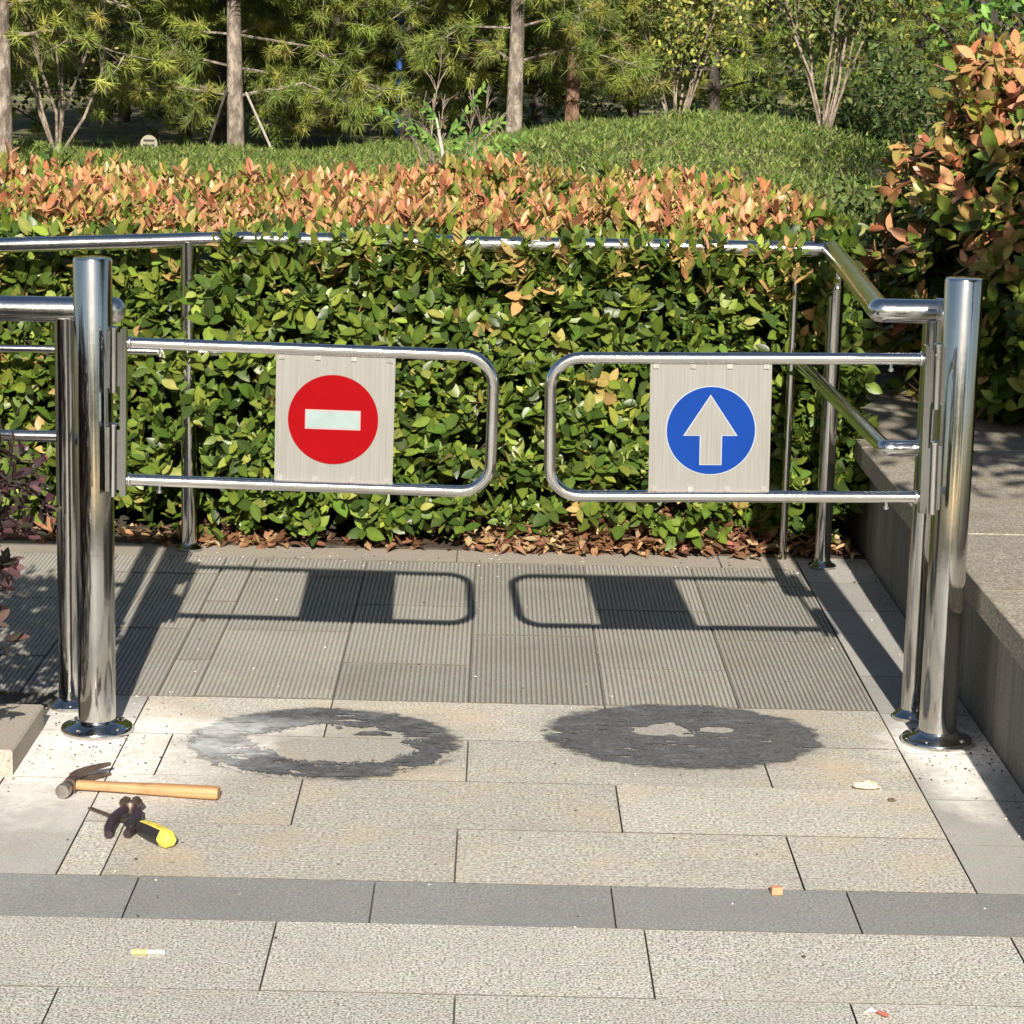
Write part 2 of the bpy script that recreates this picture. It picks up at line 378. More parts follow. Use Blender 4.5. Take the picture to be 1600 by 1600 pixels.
GY = 5.265
def swing_gate(tilt, xh, xe, zt, zb, label, sign):
    """U of bent tube from hinge bar at xh to rounded end at xe"""
    e = empty('swing_gate', (xh, GY, zb), label, 'gate', 'steel swing gates'); e.rotation_euler = (0, tilt, 0)
    s = 1 if xe > xh else -1; L = abs(xe - xh); R = .066; r = .0128; H = zt - zb
    pts = [(s * .004, 0, H)] + [(s * (L - R + R * math.sin(q)), 0, H - R + R * math.cos(q)) for q in np.linspace(0, math.pi / 2, 10)]
    pts += [(s * (L - R + R * math.cos(q)), 0, R - R * math.sin(q)) for q in np.linspace(0, math.pi / 2, 10)] + [(s * .004, 0, 0)]
    b = MB(); b.tube(pts, r, 20); b.build('frame', M_TUBE, e, True)
    for zz in (0, H):
        b = MB(); b.lathe([(.0130, -.004), (.0158, -.002), (.0160, .001), (.0132, .004)], 14, (s * .010, 0, zz), axis='x'); b.build('weld_bead', M_CAP, e, True)
    b = MB(); b.box(-.0065 - s * .004, .0065 - s * .004, -.012, .012, -.035, H + .03); b.build('hinge_bar', M_HINGE, e)
    for z0, z1 in ((-.033, .118), (H - .105, H + .028)):
        hx = -s * .026
        b = MB(); b.lathe([(.004, z0 - .006), (.0085, z0 - .004), (.0085, z1), (.011, z1 + .001), (.011, z1 + .006), (.004, z1 + .009)], 16, (hx, -.006, 0)); b.build('hinge_barrel', M_TUBE, e, True)
        b = MB(); b.box(min(hx, hx - s * .018), max(hx, hx - s * .018), .004, .010, z0 + .004, z1 - .004); b.box(min(hx, 0), max(hx, 0), -.003, .003, z0 + .01, z1 - .008); b.build('hinge_plate', M_HINGE, e)
    for z in (-.022, H - .022):                                     # stop bolts under the rails near the hinge
        b = MB(); b.lathe([(.0035, -.002), (.0035, .012)], 8, (s * .075, 0, z)); b.lathe([(.002, -.006), (.0065, -.005), (.0065, .0), (.003, .001)], 10, (s * .075, 0, z)); b.build('bolt', M_CAP, e, True)
    x0, x1 = sorted((sign['x0'] - xh, sign['x1'] - xh)); cz = sign['cz'] - zb; cx = sign['cx'] - xh
    b = MB(); b.box(x0, x1, -.0015, .0015, .008, H - .008); pn = b.build('sign_panel', M_PANEL, e)
    for zz, dz in ((H - .012, -.010), (.012, .010)):
        for k in range(4):
            tx = x0 + .012 + (x1 - x0 - .024) * k / 3
            b = MB(); b.box(tx - .006, tx + .006, -.006, .006, min(zz, zz + dz), max(zz, zz + dz)); b.build('weld_tab', M_CAP, pn)
    if sign['kind'] == 'no_entry':
        b = MB(); b.lathe([(.0985, .0018), (.0985, .0030)], 72, (cx, 0, cz), axis='y'); d = b.build('red_disc', M_RED, pn)
        b = MB(); b.box(cx - .061, cx + .060, -.0040, -.0031, cz - .0215, cz + .0215); b.build('bar_edge', M_PINK, pn)
        b = MB(); b.box(cx - .0575, cx + .0565, -.0050, -.0041, cz - .018, cz + .018); b.build('bar', M_BARW, pn)
    else:
        b = MB(); b.lathe([(.0990, .0018), (.0990, .0026)], 72, (cx, 0, cz), axis='y'); b.build('disc_edge', M_LEDGE, pn)
        b = MB(); b.lathe([(.0965, .0028), (.0965, .0036)], 72, (cx, 0, cz), axis='y'); b.build('blue_disc', M_BLUE, pn)
        def arrow(k, y0, y1, mt, nm):
            p = [(-.022 - k, -.074 - k), (.0225 + k, -.074 - k), (.0225 + k, -.009 - k), (.054 + 2.1 * k, -.009 - k), (-.002, .076 + 1.7 * k), (-.056 - 2.1 * k, -.009 - k), (-.022 - k, -.009 - k)]
            b = MB(); n = len(p); b.add([(cx + x, y0, cz + z) for x, z in p] + [(cx + x, y1, cz + z) for x, z in p],
                 [tuple(range(n)), tuple(range(2 * n - 1, n - 1, -1))] + [(i, n + i, n + (i + 1) % n, (i + 1) % n) for i in range(n)]); b.build(nm, mt, pn)
        arrow(.0022, -.0044, -.0037, M_LEDGE, 'arrow_edge'); arrow(0, -.0052, -.0045, M_PANEL, 'arrow')
    return e
swing_gate(.0125, -.804, -.004, .895, .593, 'steel tube swing gate carrying a red disc with a white bar', dict(kind='no_entry', x0=-.477, x1=-.218, cx=-.351, cz=.7425))
swing_gate(-.0195, .944, .128, .900, .594, 'steel tube swing gate carrying a blue disc with an upward arrow', dict(kind='arrow', x0=.345, x1=.610, cx=.4795, cz=.741))

# ------------------------------------------------------------------ handrails
def flange(e, x, y, r):
    b = MB(); b.lathe([(r * 1.75, .0), (r * 1.75, .008), (r * 1.6, .012), (r * 1.15, .018), (r * 1.02, .024)], 28, (x, y, 0)); b.build('base_flange', M_STEEL, e, True)
def upright(e, x, y, z, r, fl=True):
    b = MB(); b.tube([(x, y, 0), (x, y, z)], r, 24); b.build('post', M_STEEL, e, True)
    if fl: flange(e, x, y, r)
def rail(e, pts, r, nm='top_rail'):
    b = MB(); b.tube(pts, r, 24); b.build(nm, M_TUBE, e, True)
def cap(e, x, y, z, r, sgn):
    prof = [(r * math.cos(q), r * .9 * math.sin(q)) for q in np.linspace(0, math.pi / 2 * .98, 9)]
    prof = [(r, -.012)] + prof
    if sgn < 0: prof = [(a, -c) for a, c in prof]
    b = MB(); b.lathe(prof, 28, (x, y, z), axis='x'); b.build('end_cap', M_CAP, e, True)
e = empty('handrail', (-.974, 5.514, 0), 'steel handrail running away from the red disc gate post over the stone step', 'handrail', 'steel handrails')
upright(e, 0, 0, .915, .0265)
upright(e, -1.3, 0, .915, .0265, True)
rail(e, [(-2.1, 0, .931), (-1, 0, .931), (.105, 0, .935)], .0295); cap(e, .109, 0, .935, .0305, 1)
rail(e, [(-2.1, 0, .642), (0, 0, .642)], .0135, 'lower_rail')

e = empty('handrail', (1.009, 5.577, 0), 'steel handrail with an elbow between the blue arrow gate post and the hedge corner', 'handrail', 'steel handrails')
upright(e, 0, 0, .95, .0265)
def corner(a, c, b, R, n=6):
    a, c, b = Vector(a), Vector(c), Vector(b); u = (a - c).normalized() * R; v = (b - c).normalized() * R; out = []
    for i in range(n + 1):
        t = i / n; out.append(c + u * (1 - t) ** 2 + v * t ** 2)
    return out
rail(e, [(.012, 0, .969)] + corner((.012, 0, .969), (-.128, 0, .968), (-.024, 1.60, .962), .014) + [(-.024, 1.60, .962)], .0275)
cap(e, .012, 0, .969, .0310, 1)
rail(e, [(0, 0, .650)] + corner((0, 0, .65), (-.098, 0, .648), (-.108, 1.62, .628), .012) + [(-.108, 1.66, .628)], .0185, 'lower_rail')
upright(e, -.004, 1.625, .955, .0245)
upright(e, -.112, 1.73, .95, .0125, False)

e = empty('handrail', (-.915, 7.25, 0), 'long steel handrail running along the front of the clipped hedge', 'handrail', 'steel handrails')
upright(e, 0, 0, .935, .0235); upright(e, -1.6, 0, .84, .0235)
rail(e, [(-1.9, 0, .832), (-1.2, 0, .880), (.05, 0, .942), (.13, 0, .946), (.25, 0, .948), (1.0, -.02, .952), (1.885, -.035, .960)], .0225)
rail(e, [(-1.9, .0, .600), (0, 0, .606), (.4, .02, .610), (.8, .09, .615), (1.4, .10, .622), (1.79, .07, .626)], .0125, 'lower_rail')

# ================================================================== LEAVES
LV0 = np.array([[0, 0, 0], [.28, .40, .10], [.64, .36, .09], [1, 0, 0], [.64, -.36, .09], [.28, -.40, .10], [.28, 0, 0], [.64, 0, 0]])
LF0 = [(0, 6, 1), (6, 7, 2, 1), (7, 3, 2), (0, 5, 6), (6, 5, 4, 7), (7, 4, 3)]
ST = [(.16, .30, .075), (.42, .435, .10), (.68, .365, .085), (.88, .17, .04)]
LV1 = np.array([[0, 0, 0]] + [q for t_, w_, z_ in ST for q in ([t_, w_, z_], [t_, 0, 0], [t_, -w_, z_])] + [[1, 0, -.01]])
LF1 = [(0, 2, 1), (0, 3, 2)] + [q for k in (1, 4, 7) for q in ((k, k + 1, k + 4, k + 3), (k + 1, k + 2, k + 5, k + 4))] + [(10, 11, 13), (11, 12, 13)]
def norm(a): return a / np.maximum(np.linalg.norm(a, axis=-1, keepdims=True), 1e-9)
def rand_dir(n): return norm(rng.normal(size=(n, 3)))
def frames(D, Nn):
    D = norm(D); S = norm(np.cross(Nn, D)); U = np.cross(D, S); return D, S, U
def mesh_np(name, V, F, C, material, smooth=False):
    """V (n,3), F list of (k, array) polygons of k corners, C (n,3) per point"""
    me = bpy.data.meshes.new(name); me.vertices.add(len(V)); me.vertices.foreach_set('co', np.ascontiguousarray(V, dtype=np.float32).ravel())
    loops = np.concatenate([f.ravel() for _, f in F]); starts = []; k = 0; tot = []
    for n, f in F:
        starts.append(k + n * np.arange(len(f))); tot.append(np.full(len(f), n)); k += n * len(f)
    starts = np.concatenate(starts); tot = np.concatenate(tot)
    me.loops.add(len(loops)); me.loops.foreach_set('vertex_index', loops.astype(np.int32))
    me.polygons.add(len(starts)); me.polygons.foreach_set('loop_start', starts.astype(np.int32)); me.polygons.foreach_set('loop_total', tot.astype(np.int32))
    if smooth: me.polygons.foreach_set('use_smooth', np.ones(len(starts), bool))
    me.update(calc_edges=True); me.validate()
    at = me.attributes.new('Col', 'FLOAT_COLOR', 'POINT'); at.data.foreach_set('color', np.concatenate([C, np.ones((len(C), 1))], 1).astype(np.float32).ravel())
    me.materials.append(material); return me
def leaves_mesh(name, P, D, Nn, L, W, C, material, curl=.18, fold=1., fine=False):
    LV, LF = (LV1, LF1) if fine else (LV0, LF0); nv = len(LV); n = len(P); D, S, U = frames(D, Nn); x = LV[:, 0][None, :, None]; y = LV[:, 1][None, :, None]; z = LV[:, 2][None, :, None]
    cu = (np.asarray(curl) * np.ones(n))[:, None, None]
    Z = z * fold * W[:, None, None] / 1. - cu * x * x * L[:, None, None] * .6
    V = P[:, None] + D[:, None] * x * L[:, None, None] + S[:, None] * y * W[:, None, None] * 1.25 + U[:, None] * Z
    V = V.reshape(-1, 3); base = (np.arange(n) * nv)[:, None]
    tri = np.concatenate([base + np.array(f)[None] for f in LF if len(f) == 3]); quad = np.concatenate([base + np.array(f)[None] for f in LF if len(f) == 4])
    CC = np.repeat(C[:, None], nv, 1).copy(); CC[:, ([0, 2, 5, 8, 11] if fine else [6, 7, 0])] *= 1.22
    return mesh_np(name, V, [(3, tri), (4, quad)], CC.reshape(-1, 3), material, fine)
def obj(name, me, parent=None):
    o = bpy.data.objects.new(name, me); col.objects.link(o)
    if parent is not None: o.parent = parent
    return o
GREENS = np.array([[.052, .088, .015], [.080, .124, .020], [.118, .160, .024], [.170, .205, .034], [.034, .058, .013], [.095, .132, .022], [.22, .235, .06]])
ORANGE = np.array([[.40, .19, .085], [.45, .23, .115], [.36, .145, .075], [.39, .245, .10], [.30, .21, .075], [.43, .175, .105], [.23, .20, .055]])
PURPLE = np.array([[.055, .028, .034], [.075, .036, .042], [.04, .022, .028], [.10, .055, .055], [.05, .045, .03]])
def leaf_colors(n, pal, p=None, var=.16):
    c = pal[rng.choice(len(pal), n, p=p)]; return c * np.exp(rng.normal(0, var, (n, 1))) * (1 + rng.normal(0, .05, (n, 3)))
def shoots(P, A, k, L, W, pal_idx, open_a, spread=.35):
    """whorls: at P along axis A, k leaves each, returns leaf arrays"""
    n = len(P); A = norm(A); ref = rand_dir(n); S = norm(np.cross(A, ref)); T = np.cross(A, S)
    ph = rng.uniform(0, 6.28, n)[:, None] + np.arange(k)[None] * 2.4 + rng.normal(0, .3, (n, k))
    t = np.linspace(0, 1, k)[None] * np.ones((n, 1))
    op = open_a * (1.15 - .55 * t) + rng.normal(0, spread * .5, (n, k)); op = np.clip(op, .1, 1.9)
    rad = S[:, None] * np.cos(ph)[..., None] + T[:, None] * np.sin(ph)[..., None]
    D = A[:, None] * np.cos(op)[..., None] + rad * np.sin(op)[..., None]
    Nn = A[:, None] * np.sin(op)[..., None] - rad * np.cos(op)[..., None]
    Nn = Nn + rng.normal(0, .25, Nn.shape)
    pos = P[:, None] + A[:, None] * (t[..., None] - .5) * .05 * (np.asarray(L).mean() / .06)
    LL = (np.asarray(L) * np.ones(n))[:, None] * rng.uniform(.7, 1.2, (n, k)); WW = LL * W * rng.uniform(.85, 1.15, (n, k))
    r = lambda a: a.reshape(-1, 3)
    idx = np.repeat(pal_idx, k)
    return r(pos), r(D), r(Nn), LL.ravel(), WW.ravel(), idx
def pal_colors(idx):
    c = np.zeros((len(idx), 3)); g = idx == 0; o = idx == 1; mm = idx == 2
    c[g] = leaf_colors(g.sum(), GREENS, [.2, .22, .18, .1, .16, .1, .04]); c[o] = leaf_colors(o.sum(), ORANGE, var=.18)
    pu = idx == 3; c[pu] = leaf_colors(pu.sum(), PURPLE)
    c[mm] = leaf_colors(mm.sum(), np.concatenate([GREENS[2:4], ORANGE[3:5], ORANGE[6:7]]))
    return c
def split_leaves(parent, arr, key, n_ind=300, curl=.18):
    """nearest leaves as parts of their own, the rest as one mass"""
    P, D, Nn, L, W, C = arr; order = np.argsort(key); ind = order[:n_ind]; rest = order[n_ind:]
    obj_s = obj('leaf_mass', leaves_mesh('leaf_mass', P[rest], D[rest], Nn[rest], L[rest], W[rest], C[rest], M_LEAF, curl, 1., True), parent); obj_s['kind'] = 'stuff'
    pals = np.concatenate([GREENS, ORANGE, PURPLE]); ms = []
    for c in pals:
        one = lambda v: np.array([v], float)
        ms.append(leaves_mesh('leaf', one([0, 0, 0]), one([1, 0, 0]), one([0, 0, 1]), np.array([1.]), np.array([.48]), one(c), M_LEAF, curl, 1., True))
    DD, S, U = frames(D[ind], Nn[ind])
    for q, i in enumerate(ind):
        k = int(np.argmin(((pals - C[i]) ** 2).sum(1))); o = obj('leaf', ms[k], parent); l = float(L[i]); wd = float(W[i]) / .48
        mm = Matrix.Identity(4)
        for a in range(3):
            mm[a][0] = DD[q][a] * l; mm[a][1] = S[q][a] * wd; mm[a][2] = U[q][a] * wd; mm[a][3] = P[i][a]
        o.matrix_local = mm
def cat_arr(parts): return [np.concatenate([p[i] for p in parts]) for i in range(6)]
def stems_mesh(segs, r0, r1, n=5):
    b = MB()
    for a, c in segs: b.tube([a, tuple((np.array(a) + np.array(c)) / 2 + rng.normal(0, .015, 3)), c], [r0, (r0 + r1) / 2, r1], n, False)
    return b

# ------------------------------------------------------------------ clipped hedge behind the handrail
hedge = empty('hedge', (0, 0, 0), 'clipped hedge with glossy green sides and orange new shoots on top, behind the handrail', 'hedge')
HX0, HX1, HY0, HY1 = -3.1, 1.10, 7.34, 9.3
def htop(x, y): return .885 + .055 * (y - HY0) / (HY1 - HY0) + .03 * np.sin(x * 3.1 + 1) + .02 * np.sin(x * 7.7 + y * 3)
parts = []
n = 3600                                                              # front face
x = rng.uniform(HX0, HX1, n); z = .05 + .88 * rng.random(n) ** .9; dep = rng.exponential(.075, n)
y = HY0 + .02 + dep + .05 * np.sin(x * 4.3 + z * 5) * np.sin(z * 7 + x) - .10 * np.clip((z - .55), 0, 1) * rng.random(n) + np.clip(.25 - z, 0, 1) * .4 - .15 * np.clip((.85 - np.abs(x + .15)) / .12 + .8, 0, 1) * (rng.random(n) < .8) * (z < .80)
A = np.stack([rng.normal(0, .45, n), -.75 + rng.normal(0, .3, n), .55 + rng.normal(0, .35, n)], 1)
mixd = np.where(rng.random(n) < .05, 2, 0)
parts.append(shoots(np.stack([x, y, z], 1), A, 6, .050 * rng.uniform(.6, 1.45, n), .46, mixd, 1.05, .5))
n = 900                                                               # right end face
yy = rng.uniform(HY0, HY1, n); z = .13 + .85 * rng.random(n); x = HX1 - rng.exponential(.06, n) + .04 * np.sin(yy * 5 + z * 6)
A = np.stack([.7 + rng.normal(0, .3, n), rng.normal(-.2, .4, n), .5 + rng.normal(0, .3, n)], 1)
parts.append(shoots(np.stack([x, yy, z], 1), A, 7, .060 * np.ones(n), .5, np.zeros(n, int), 1.05, .5))
n = 3600                                                              # top: green layer
x = rng.uniform(HX0, HX1, n); y = rng.uniform(HY0 - .02, HY1, n); z = htop(x, y) - rng.exponential(.05, n)
A = np.stack([rng.normal(0, .4, n), -.3 + rng.normal(0, .4, n), np.ones(n)], 1)
parts.append(shoots(np.stack([x, y, z], 1), A, 6, .050 * np.ones(n), .48, np.where(rng.random(n) < .25, 2, 0), 1.0, .5))
n = 6800                                                              # top: orange new growth
x = rng.uniform(HX0, HX1, n); y = HY0 + .30 + (HY1 - HY0 - .30) * rng.random(n) ** .85
pat = np.array([mnoise.noise(Vector((a * 2.3, b * 1.6, 3))) for a, b in zip(x, y)])
k = pat + rng.normal(0, .25, n) > -.28; x = x[k]; y = y[k]; n = len(x)
z = htop(x, y) + .015 + .035 * pat[k] + np.abs(rng.normal(0, .032, n))
A = np.stack([rng.normal(0, .22, n), -.12 + rng.normal(0, .22, n), np.ones(n)], 1)
parts.append(shoots(np.stack([x, y, z], 1), A, 6, .048 * rng.uniform(.6, 1.35, n), .36, np.where(rng.random(n) < .33, 2, np.where(rng.random(n) < .12, 0, 1)), .68, .45))
n = 360                                                               # tall shoots over the handrail
x = rng.uniform(-.82, HX1 - .1, n); z = rng.uniform(.82, .955, n); y = 7.20 + rng.uniform(-.035, .12, n)
A = np.stack([rng.normal(0, .3, n), -.25 + rng.normal(0, .25, n), np.ones(n)], 1)
parts.append(shoots(np.stack([x, y, z], 1), A, 6, .054 * np.ones(n), .44, np.where(rng.random(n) < .25, 2, 0), .8, .4))
P, D, Nn, L, W, idx = cat_arr(parts); C = pal_colors(idx)
# keep leaves clear of the three uprights that stand before the hedge
k = ~((np.abs(P[:, 0] + .915) < .06) & (P[:, 1] < 7.33) & (P[:, 2] < .97) & ((rng.random(len(P)) < np.where(P[:, 2] > .45, .12, .6)) | (P[:, 2] < .34))); P, D, Nn, L, W, C = [a[k] for a in (P, D, Nn, L, W, C)]
vis = (P[:, 0] > -1.5) & (P[:, 2] > .1)
split_leaves(hedge, (P, D, Nn, L, W, C), np.where(vis, P[:, 1], 99))
b = MB()
for i in range(420):
    x = random.uniform(HX0 + .1, HX1 - .08); y = random.uniform(HY0 + .25, HY1 - .1); h = random.uniform(.55, .86)
    p0 = Vector((x, y, 0)); p2 = Vector((x + random.uniform(-.15, .15), y + random.uniform(-.14, .12), h)); p2.x = min(p2.x, HX1 - .04)
    b.tube([p0, (p0 + p2) / 2 + Vector((random.uniform(-.04, .04), random.uniform(-.04, .04), 0)), p2], [.009, .006, .003], 5, False)
for i in range(500):
    x = random.uniform(HX0 + .1, HX1 - .08); z = random.uniform(.2, .85); y = HY0 + random.uniform(.05, .2)
    b.tube([(x, y, z), (x + random.uniform(-.1, .1), y - random.uniform(.0, .06), z + random.uniform(.04, .14))], [.004, .002], 4, False)
b.build('stems', M_TWIG, hedge)
# tangle of old wood and inner leaves that closes the hedge inside
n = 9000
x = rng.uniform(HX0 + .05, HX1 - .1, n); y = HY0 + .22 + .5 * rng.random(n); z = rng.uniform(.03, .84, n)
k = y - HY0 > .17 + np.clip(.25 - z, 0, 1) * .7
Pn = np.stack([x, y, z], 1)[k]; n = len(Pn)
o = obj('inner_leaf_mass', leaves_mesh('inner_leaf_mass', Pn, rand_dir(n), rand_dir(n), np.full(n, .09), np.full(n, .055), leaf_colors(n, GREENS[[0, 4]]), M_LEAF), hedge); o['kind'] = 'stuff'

# ------------------------------------------------------------------ tall hedge on the right wall
def blob_bush(parent, ells, n, leaf, pal_fn, n_ind, key_fn, clip=None, k=6, openp=1.0, wr=.46):
    """shoots on the union of ellipsoids"""
    parts = []; tot = sum(e[3] * e[5] for e in ells)
    for (cx, cy, cz, rx, ry, rz) in ells:
        m_ = int(n * rx * rz / tot); d = rand_dir(m_); d[:, 2] = np.abs(d[:, 2]) * np.where(rng.random(m_) < .72, 1, -1); 
        rr = 1 - rng.exponential(.09, m_); bumpy = 1 + .10 * np.sin(d[:, 0] * 7 + cx * 3) * np.sin(d[:, 2] * 8 + cy) + .07 * np.sin(d[:, 1] * 11 + cz)
        Pp = np.array([cx, cy, cz]) + d * np.array([rx, ry, rz]) * (rr * bumpy)[:, None]
        A = norm(d * np.array([1 / rx, 1 / ry, 1 / rz])) + np.array([0, -.1, .55]) + rng.normal(0, .35, (m_, 3))
        keep = np.ones(m_, bool)
        if clip is not None: keep = clip(Pp)
        Pp, A = Pp[keep], A[keep]
        parts.append(shoots(Pp, A, k, leaf * rng.uniform(.75, 1.2, len(Pp)), wr, pal_fn(Pp), openp, .45))
    P, D, Nn, L, W, idx = cat_arr(parts); C = pal_colors(idx)
    split_leaves(parent, (P, D, Nn, L, W, C), key_fn(P), n_ind)
rh = empty('hedge', (1.9, 7.5, .33), 'tall bushy hedge with orange tips growing on the low wall', 'hedge')
rh_loc = Vector((1.9, 7.5, .33))
ells = [(2.02, 8.25, .85, .70, .85, .78), (2.5, 9.2, .9, .85, .9, .75), (1.75, 9.0, .62, .38, .6, .45), (2.8, 8.0, 1.0, .8, .8, .9), (3.1, 7.0, .85, .8, .9, .7), (1.86, 7.75, .62, .36, .38, .34), (2.12, 8.05, 1.02, .68, .62, .62)]
ells = [(a - rh_loc.x, b_ - rh_loc.y, c - rh_loc.z, d, e_, f) for a, b_, c, d, e_, f in ells]
def pal_right(Pp):
    zz = Pp[:, 2] + rh_loc.z; t = np.clip((zz - .85) / .6, 0, 1); r = rng.random(len(Pp))
    return np.where(r < t * .85 + .06, np.where(rng.random(len(Pp)) < .3, 2, 1), np.where(rng.random(len(Pp)) < .35, 2, 0))
blob_bush(rh, ells, 7000, .073, pal_right, 300, lambda P: np.where((P[:, 0] < .05) & (P[:, 1] > -.3), P[:, 1], 99), lambda Pp: (Pp[:, 2] > .06) & (Pp[:, 0] + rh_loc.x > 1.28))
b = MB()
for (cx, cy, cz, rx, ry, rz) in ells:
    for i in range(26):
        a = random.uniform(0, 6.28); q = random.uniform(.2, .8)
        p0 = Vector((cx + random.uniform(-.12, .12), cy + random.uniform(-.12, .12), 0)); p2 = Vector((cx + rx * q * math.cos(a), cy + ry * q * math.sin(a), cz + rz * random.uniform(-.2, .75)))
        b.tube([p0, p0.lerp(p2, .5) + Vector((random.uniform(-.05, .05), random.uniform(-.05, .05), .05)), p2], [.014, .009, .003], 5, False)
b.build('stems', M_TWIG, rh)
parts = []
for (cx, cy, cz, rx, ry, rz) in ells:
    n = 1500; d = rand_dir(n) * (rng.random(n) ** .4 * .78)[:, None]; parts.append(np.array([cx, cy, cz]) + d * np.array([rx, ry, rz]))
Pn = np.concatenate(parts); Pn = Pn[Pn[:, 2] > .08]; n = len(Pn)
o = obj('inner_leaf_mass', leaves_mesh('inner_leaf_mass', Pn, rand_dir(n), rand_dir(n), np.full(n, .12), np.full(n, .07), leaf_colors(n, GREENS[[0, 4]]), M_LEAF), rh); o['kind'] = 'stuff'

# shrub on the step block, mostly beside the picture; it shades the ribbed paving there
ls = empty('shrub', (-1.75, 5.0, .06), 'dark purple leaved shrub growing on the low stone step', 'shrub')
blob_bush(ls, [(.195, -.08, .46, .57, .40, .50), (-.5, 0, .5, .5, .4, .5)], 4200, .034, lambda p: np.full(len(p), 3), 300, lambda P: P[:, 1] - P[:, 0])
b = MB()
for i in range(16):
    a = random.uniform(0, 6.28); b.tube([(random.uniform(-.5, .1), 0, 0), (random.uniform(-.6, .3), .2 * math.sin(a), random.uniform(.4, .8))], [.012, .004], 5, False)
b.build('stems', M_TWIG, ls)

# ------------------------------------------------------------------ fallen leaves along the hedge foot
n = 6500
x = rng.uniform(-1.7, 1.12, n); y = 7.30 + np.abs(rng.normal(0, .13, n)); lift = np.exp(-((x - .45) / .42) ** 2)
keep = rng.random(n) < .10 + .90 * np.clip(lift + .25 * np.sin(x * 6), 0, 1); x, y, lift = x[keep], y[keep], lift[keep]; n = len(x)
z = .008 + rng.random(n) * (.012 + .21 * lift * np.clip((y - 7.28) / .15, 0, 1))
DRY = np.array([[.16, .07, .04], [.21, .105, .055], [.11, .055, .03], [.26, .15, .08], [.18, .09, .055], [.36, .26, .14]])
D = rand_dir(n); D[:, 2] *= .35; Nn = rand_dir(n) * .55 + np.array([0, -.2, 1])
o = obj('leaf_litter', leaves_mesh('leaf_litter', np.stack([x, y, z], 1), D, Nn, rng.uniform(.03, .065, n), rng.uniform(.012, .026, n), leaf_colors(n, DRY, var=.25), M_DRY, rng.uniform(-.9, .9, n), 1.6))
tag(o, 'brown dry leaves and twigs littering the foot of the hedge', 'leaf litter', kind='stuff')

# ================================================================== CEMENT PATCHES
def cement_mat(name, a, b, rx, ry):
    mt, t, p = mat(name); pos = N(t, 'NewGeometry').outputs['Position']
    st = noise_tex(t, scaled(t, pos, (5, 8, 1)), 2.6, 8, .75); f = noise_tex(t, pos, 150, 3, .6)
    c = ramp(t, st, [(.36, a), (.46, tuple(x * 1.6 for x in a)), (.54, tuple(x * .55 for x in b)), (.63, b)])
    c = mix(t, .3, c, ramp(t, f, [(.3, (.02, .02, .02)), (.7, (.26, .26, .26))]))
    c = mix(t, math_n(t, 'MULTIPLY', dust_mask(t, pos), .8), c, (.60, .60, .60))
    t.links.new(c, p.inputs['Base Color']); p.inputs['Roughness'].default_value = .8; bump(t, p, f, .4, .004)
    oc = N(t, 'TexCoord').outputs['Object']; l = N(t, 'VectorMath', operation='LENGTH'); t.links.new(scaled(t, oc, (1 / rx, 1 / ry, 0)), l.inputs[0])
    w1 = noise_tex(t, scaled(t, pos, (1, 1.6, 1)), 16, 8, .75); w2 = noise_tex(t, pos, 70, 4, .7)
    e1 = maprange(t, math_n(t, 'ADD', l.outputs['Value'], math_n(t, 'MULTIPLY', math_n(t, 'SUBTRACT', w1, .5), .40)), .99, .90)
    thin = maprange(t, math_n(t, 'ADD', math_n(t, 'MULTIPLY', w1, .6), math_n(t, 'MULTIPLY', w2, .4)), .66, .56, .6, 1.)
    al = math_n(t, 'MULTIPLY', e1, thin); tb = N(t, 'BsdfTransparent'); ms = N(t, 'MixShader')
    t.links.new(al, ms.inputs[0]); t.links.new(tb.outputs[0], ms.inputs[1]); t.links.new(p.outputs[0], ms.inputs[2]); t.links.new(ms.outputs[0], t.nodes['Material Output'].inputs[0])
    return mt
M_CEM = cement_mat('dark_cement', (.028, .029, .032), (.15, .15, .157), .315, .285)
M_CEM2 = cement_mat('dark_cement_mottled', (.040, .040, .043), (.135, .135, .14), .33, .265)
def fb(x, y, s, seed, o=4): return mnoise.fractal(Vector((x * s, y * s, seed)), 1., 2., o)
def patch(cx, cy, half, keep, mt, label, cell=.0032, z0=.0012):
    n = int(2 * half / cell); b = MB(); ids = {}
    jit = lambda i, j: (cx - half + (i + random.uniform(-.3, .3)) * cell, cy - half + (j + random.uniform(-.3, .3)) * cell)
    vs = []; fs = []
    def vid(i, j):
        if (i, j) not in ids:
            x, y = jit(i, j); ids[(i, j)] = len(vs); vs.append((x - cx, y - cy, z0 + .0016 * (.5 + .5 * mnoise.noise(Vector((x * 60, y * 60, 1))))))
        return ids[(i, j)]
    for i in range(n):
        for j in range(n):
            if keep(-half + (i + .5) * cell, -half + (j + .5) * cell): fs.append((vid(i, j), vid(i + 1, j), vid(i + 1, j + 1), vid(i, j + 1)))
    b.add(vs, fs); o = b.build('cement_patch', mt, None, True, (cx, cy, .001)); return tag(o, label, 'cement patch', 'dark cement patches on the paving')
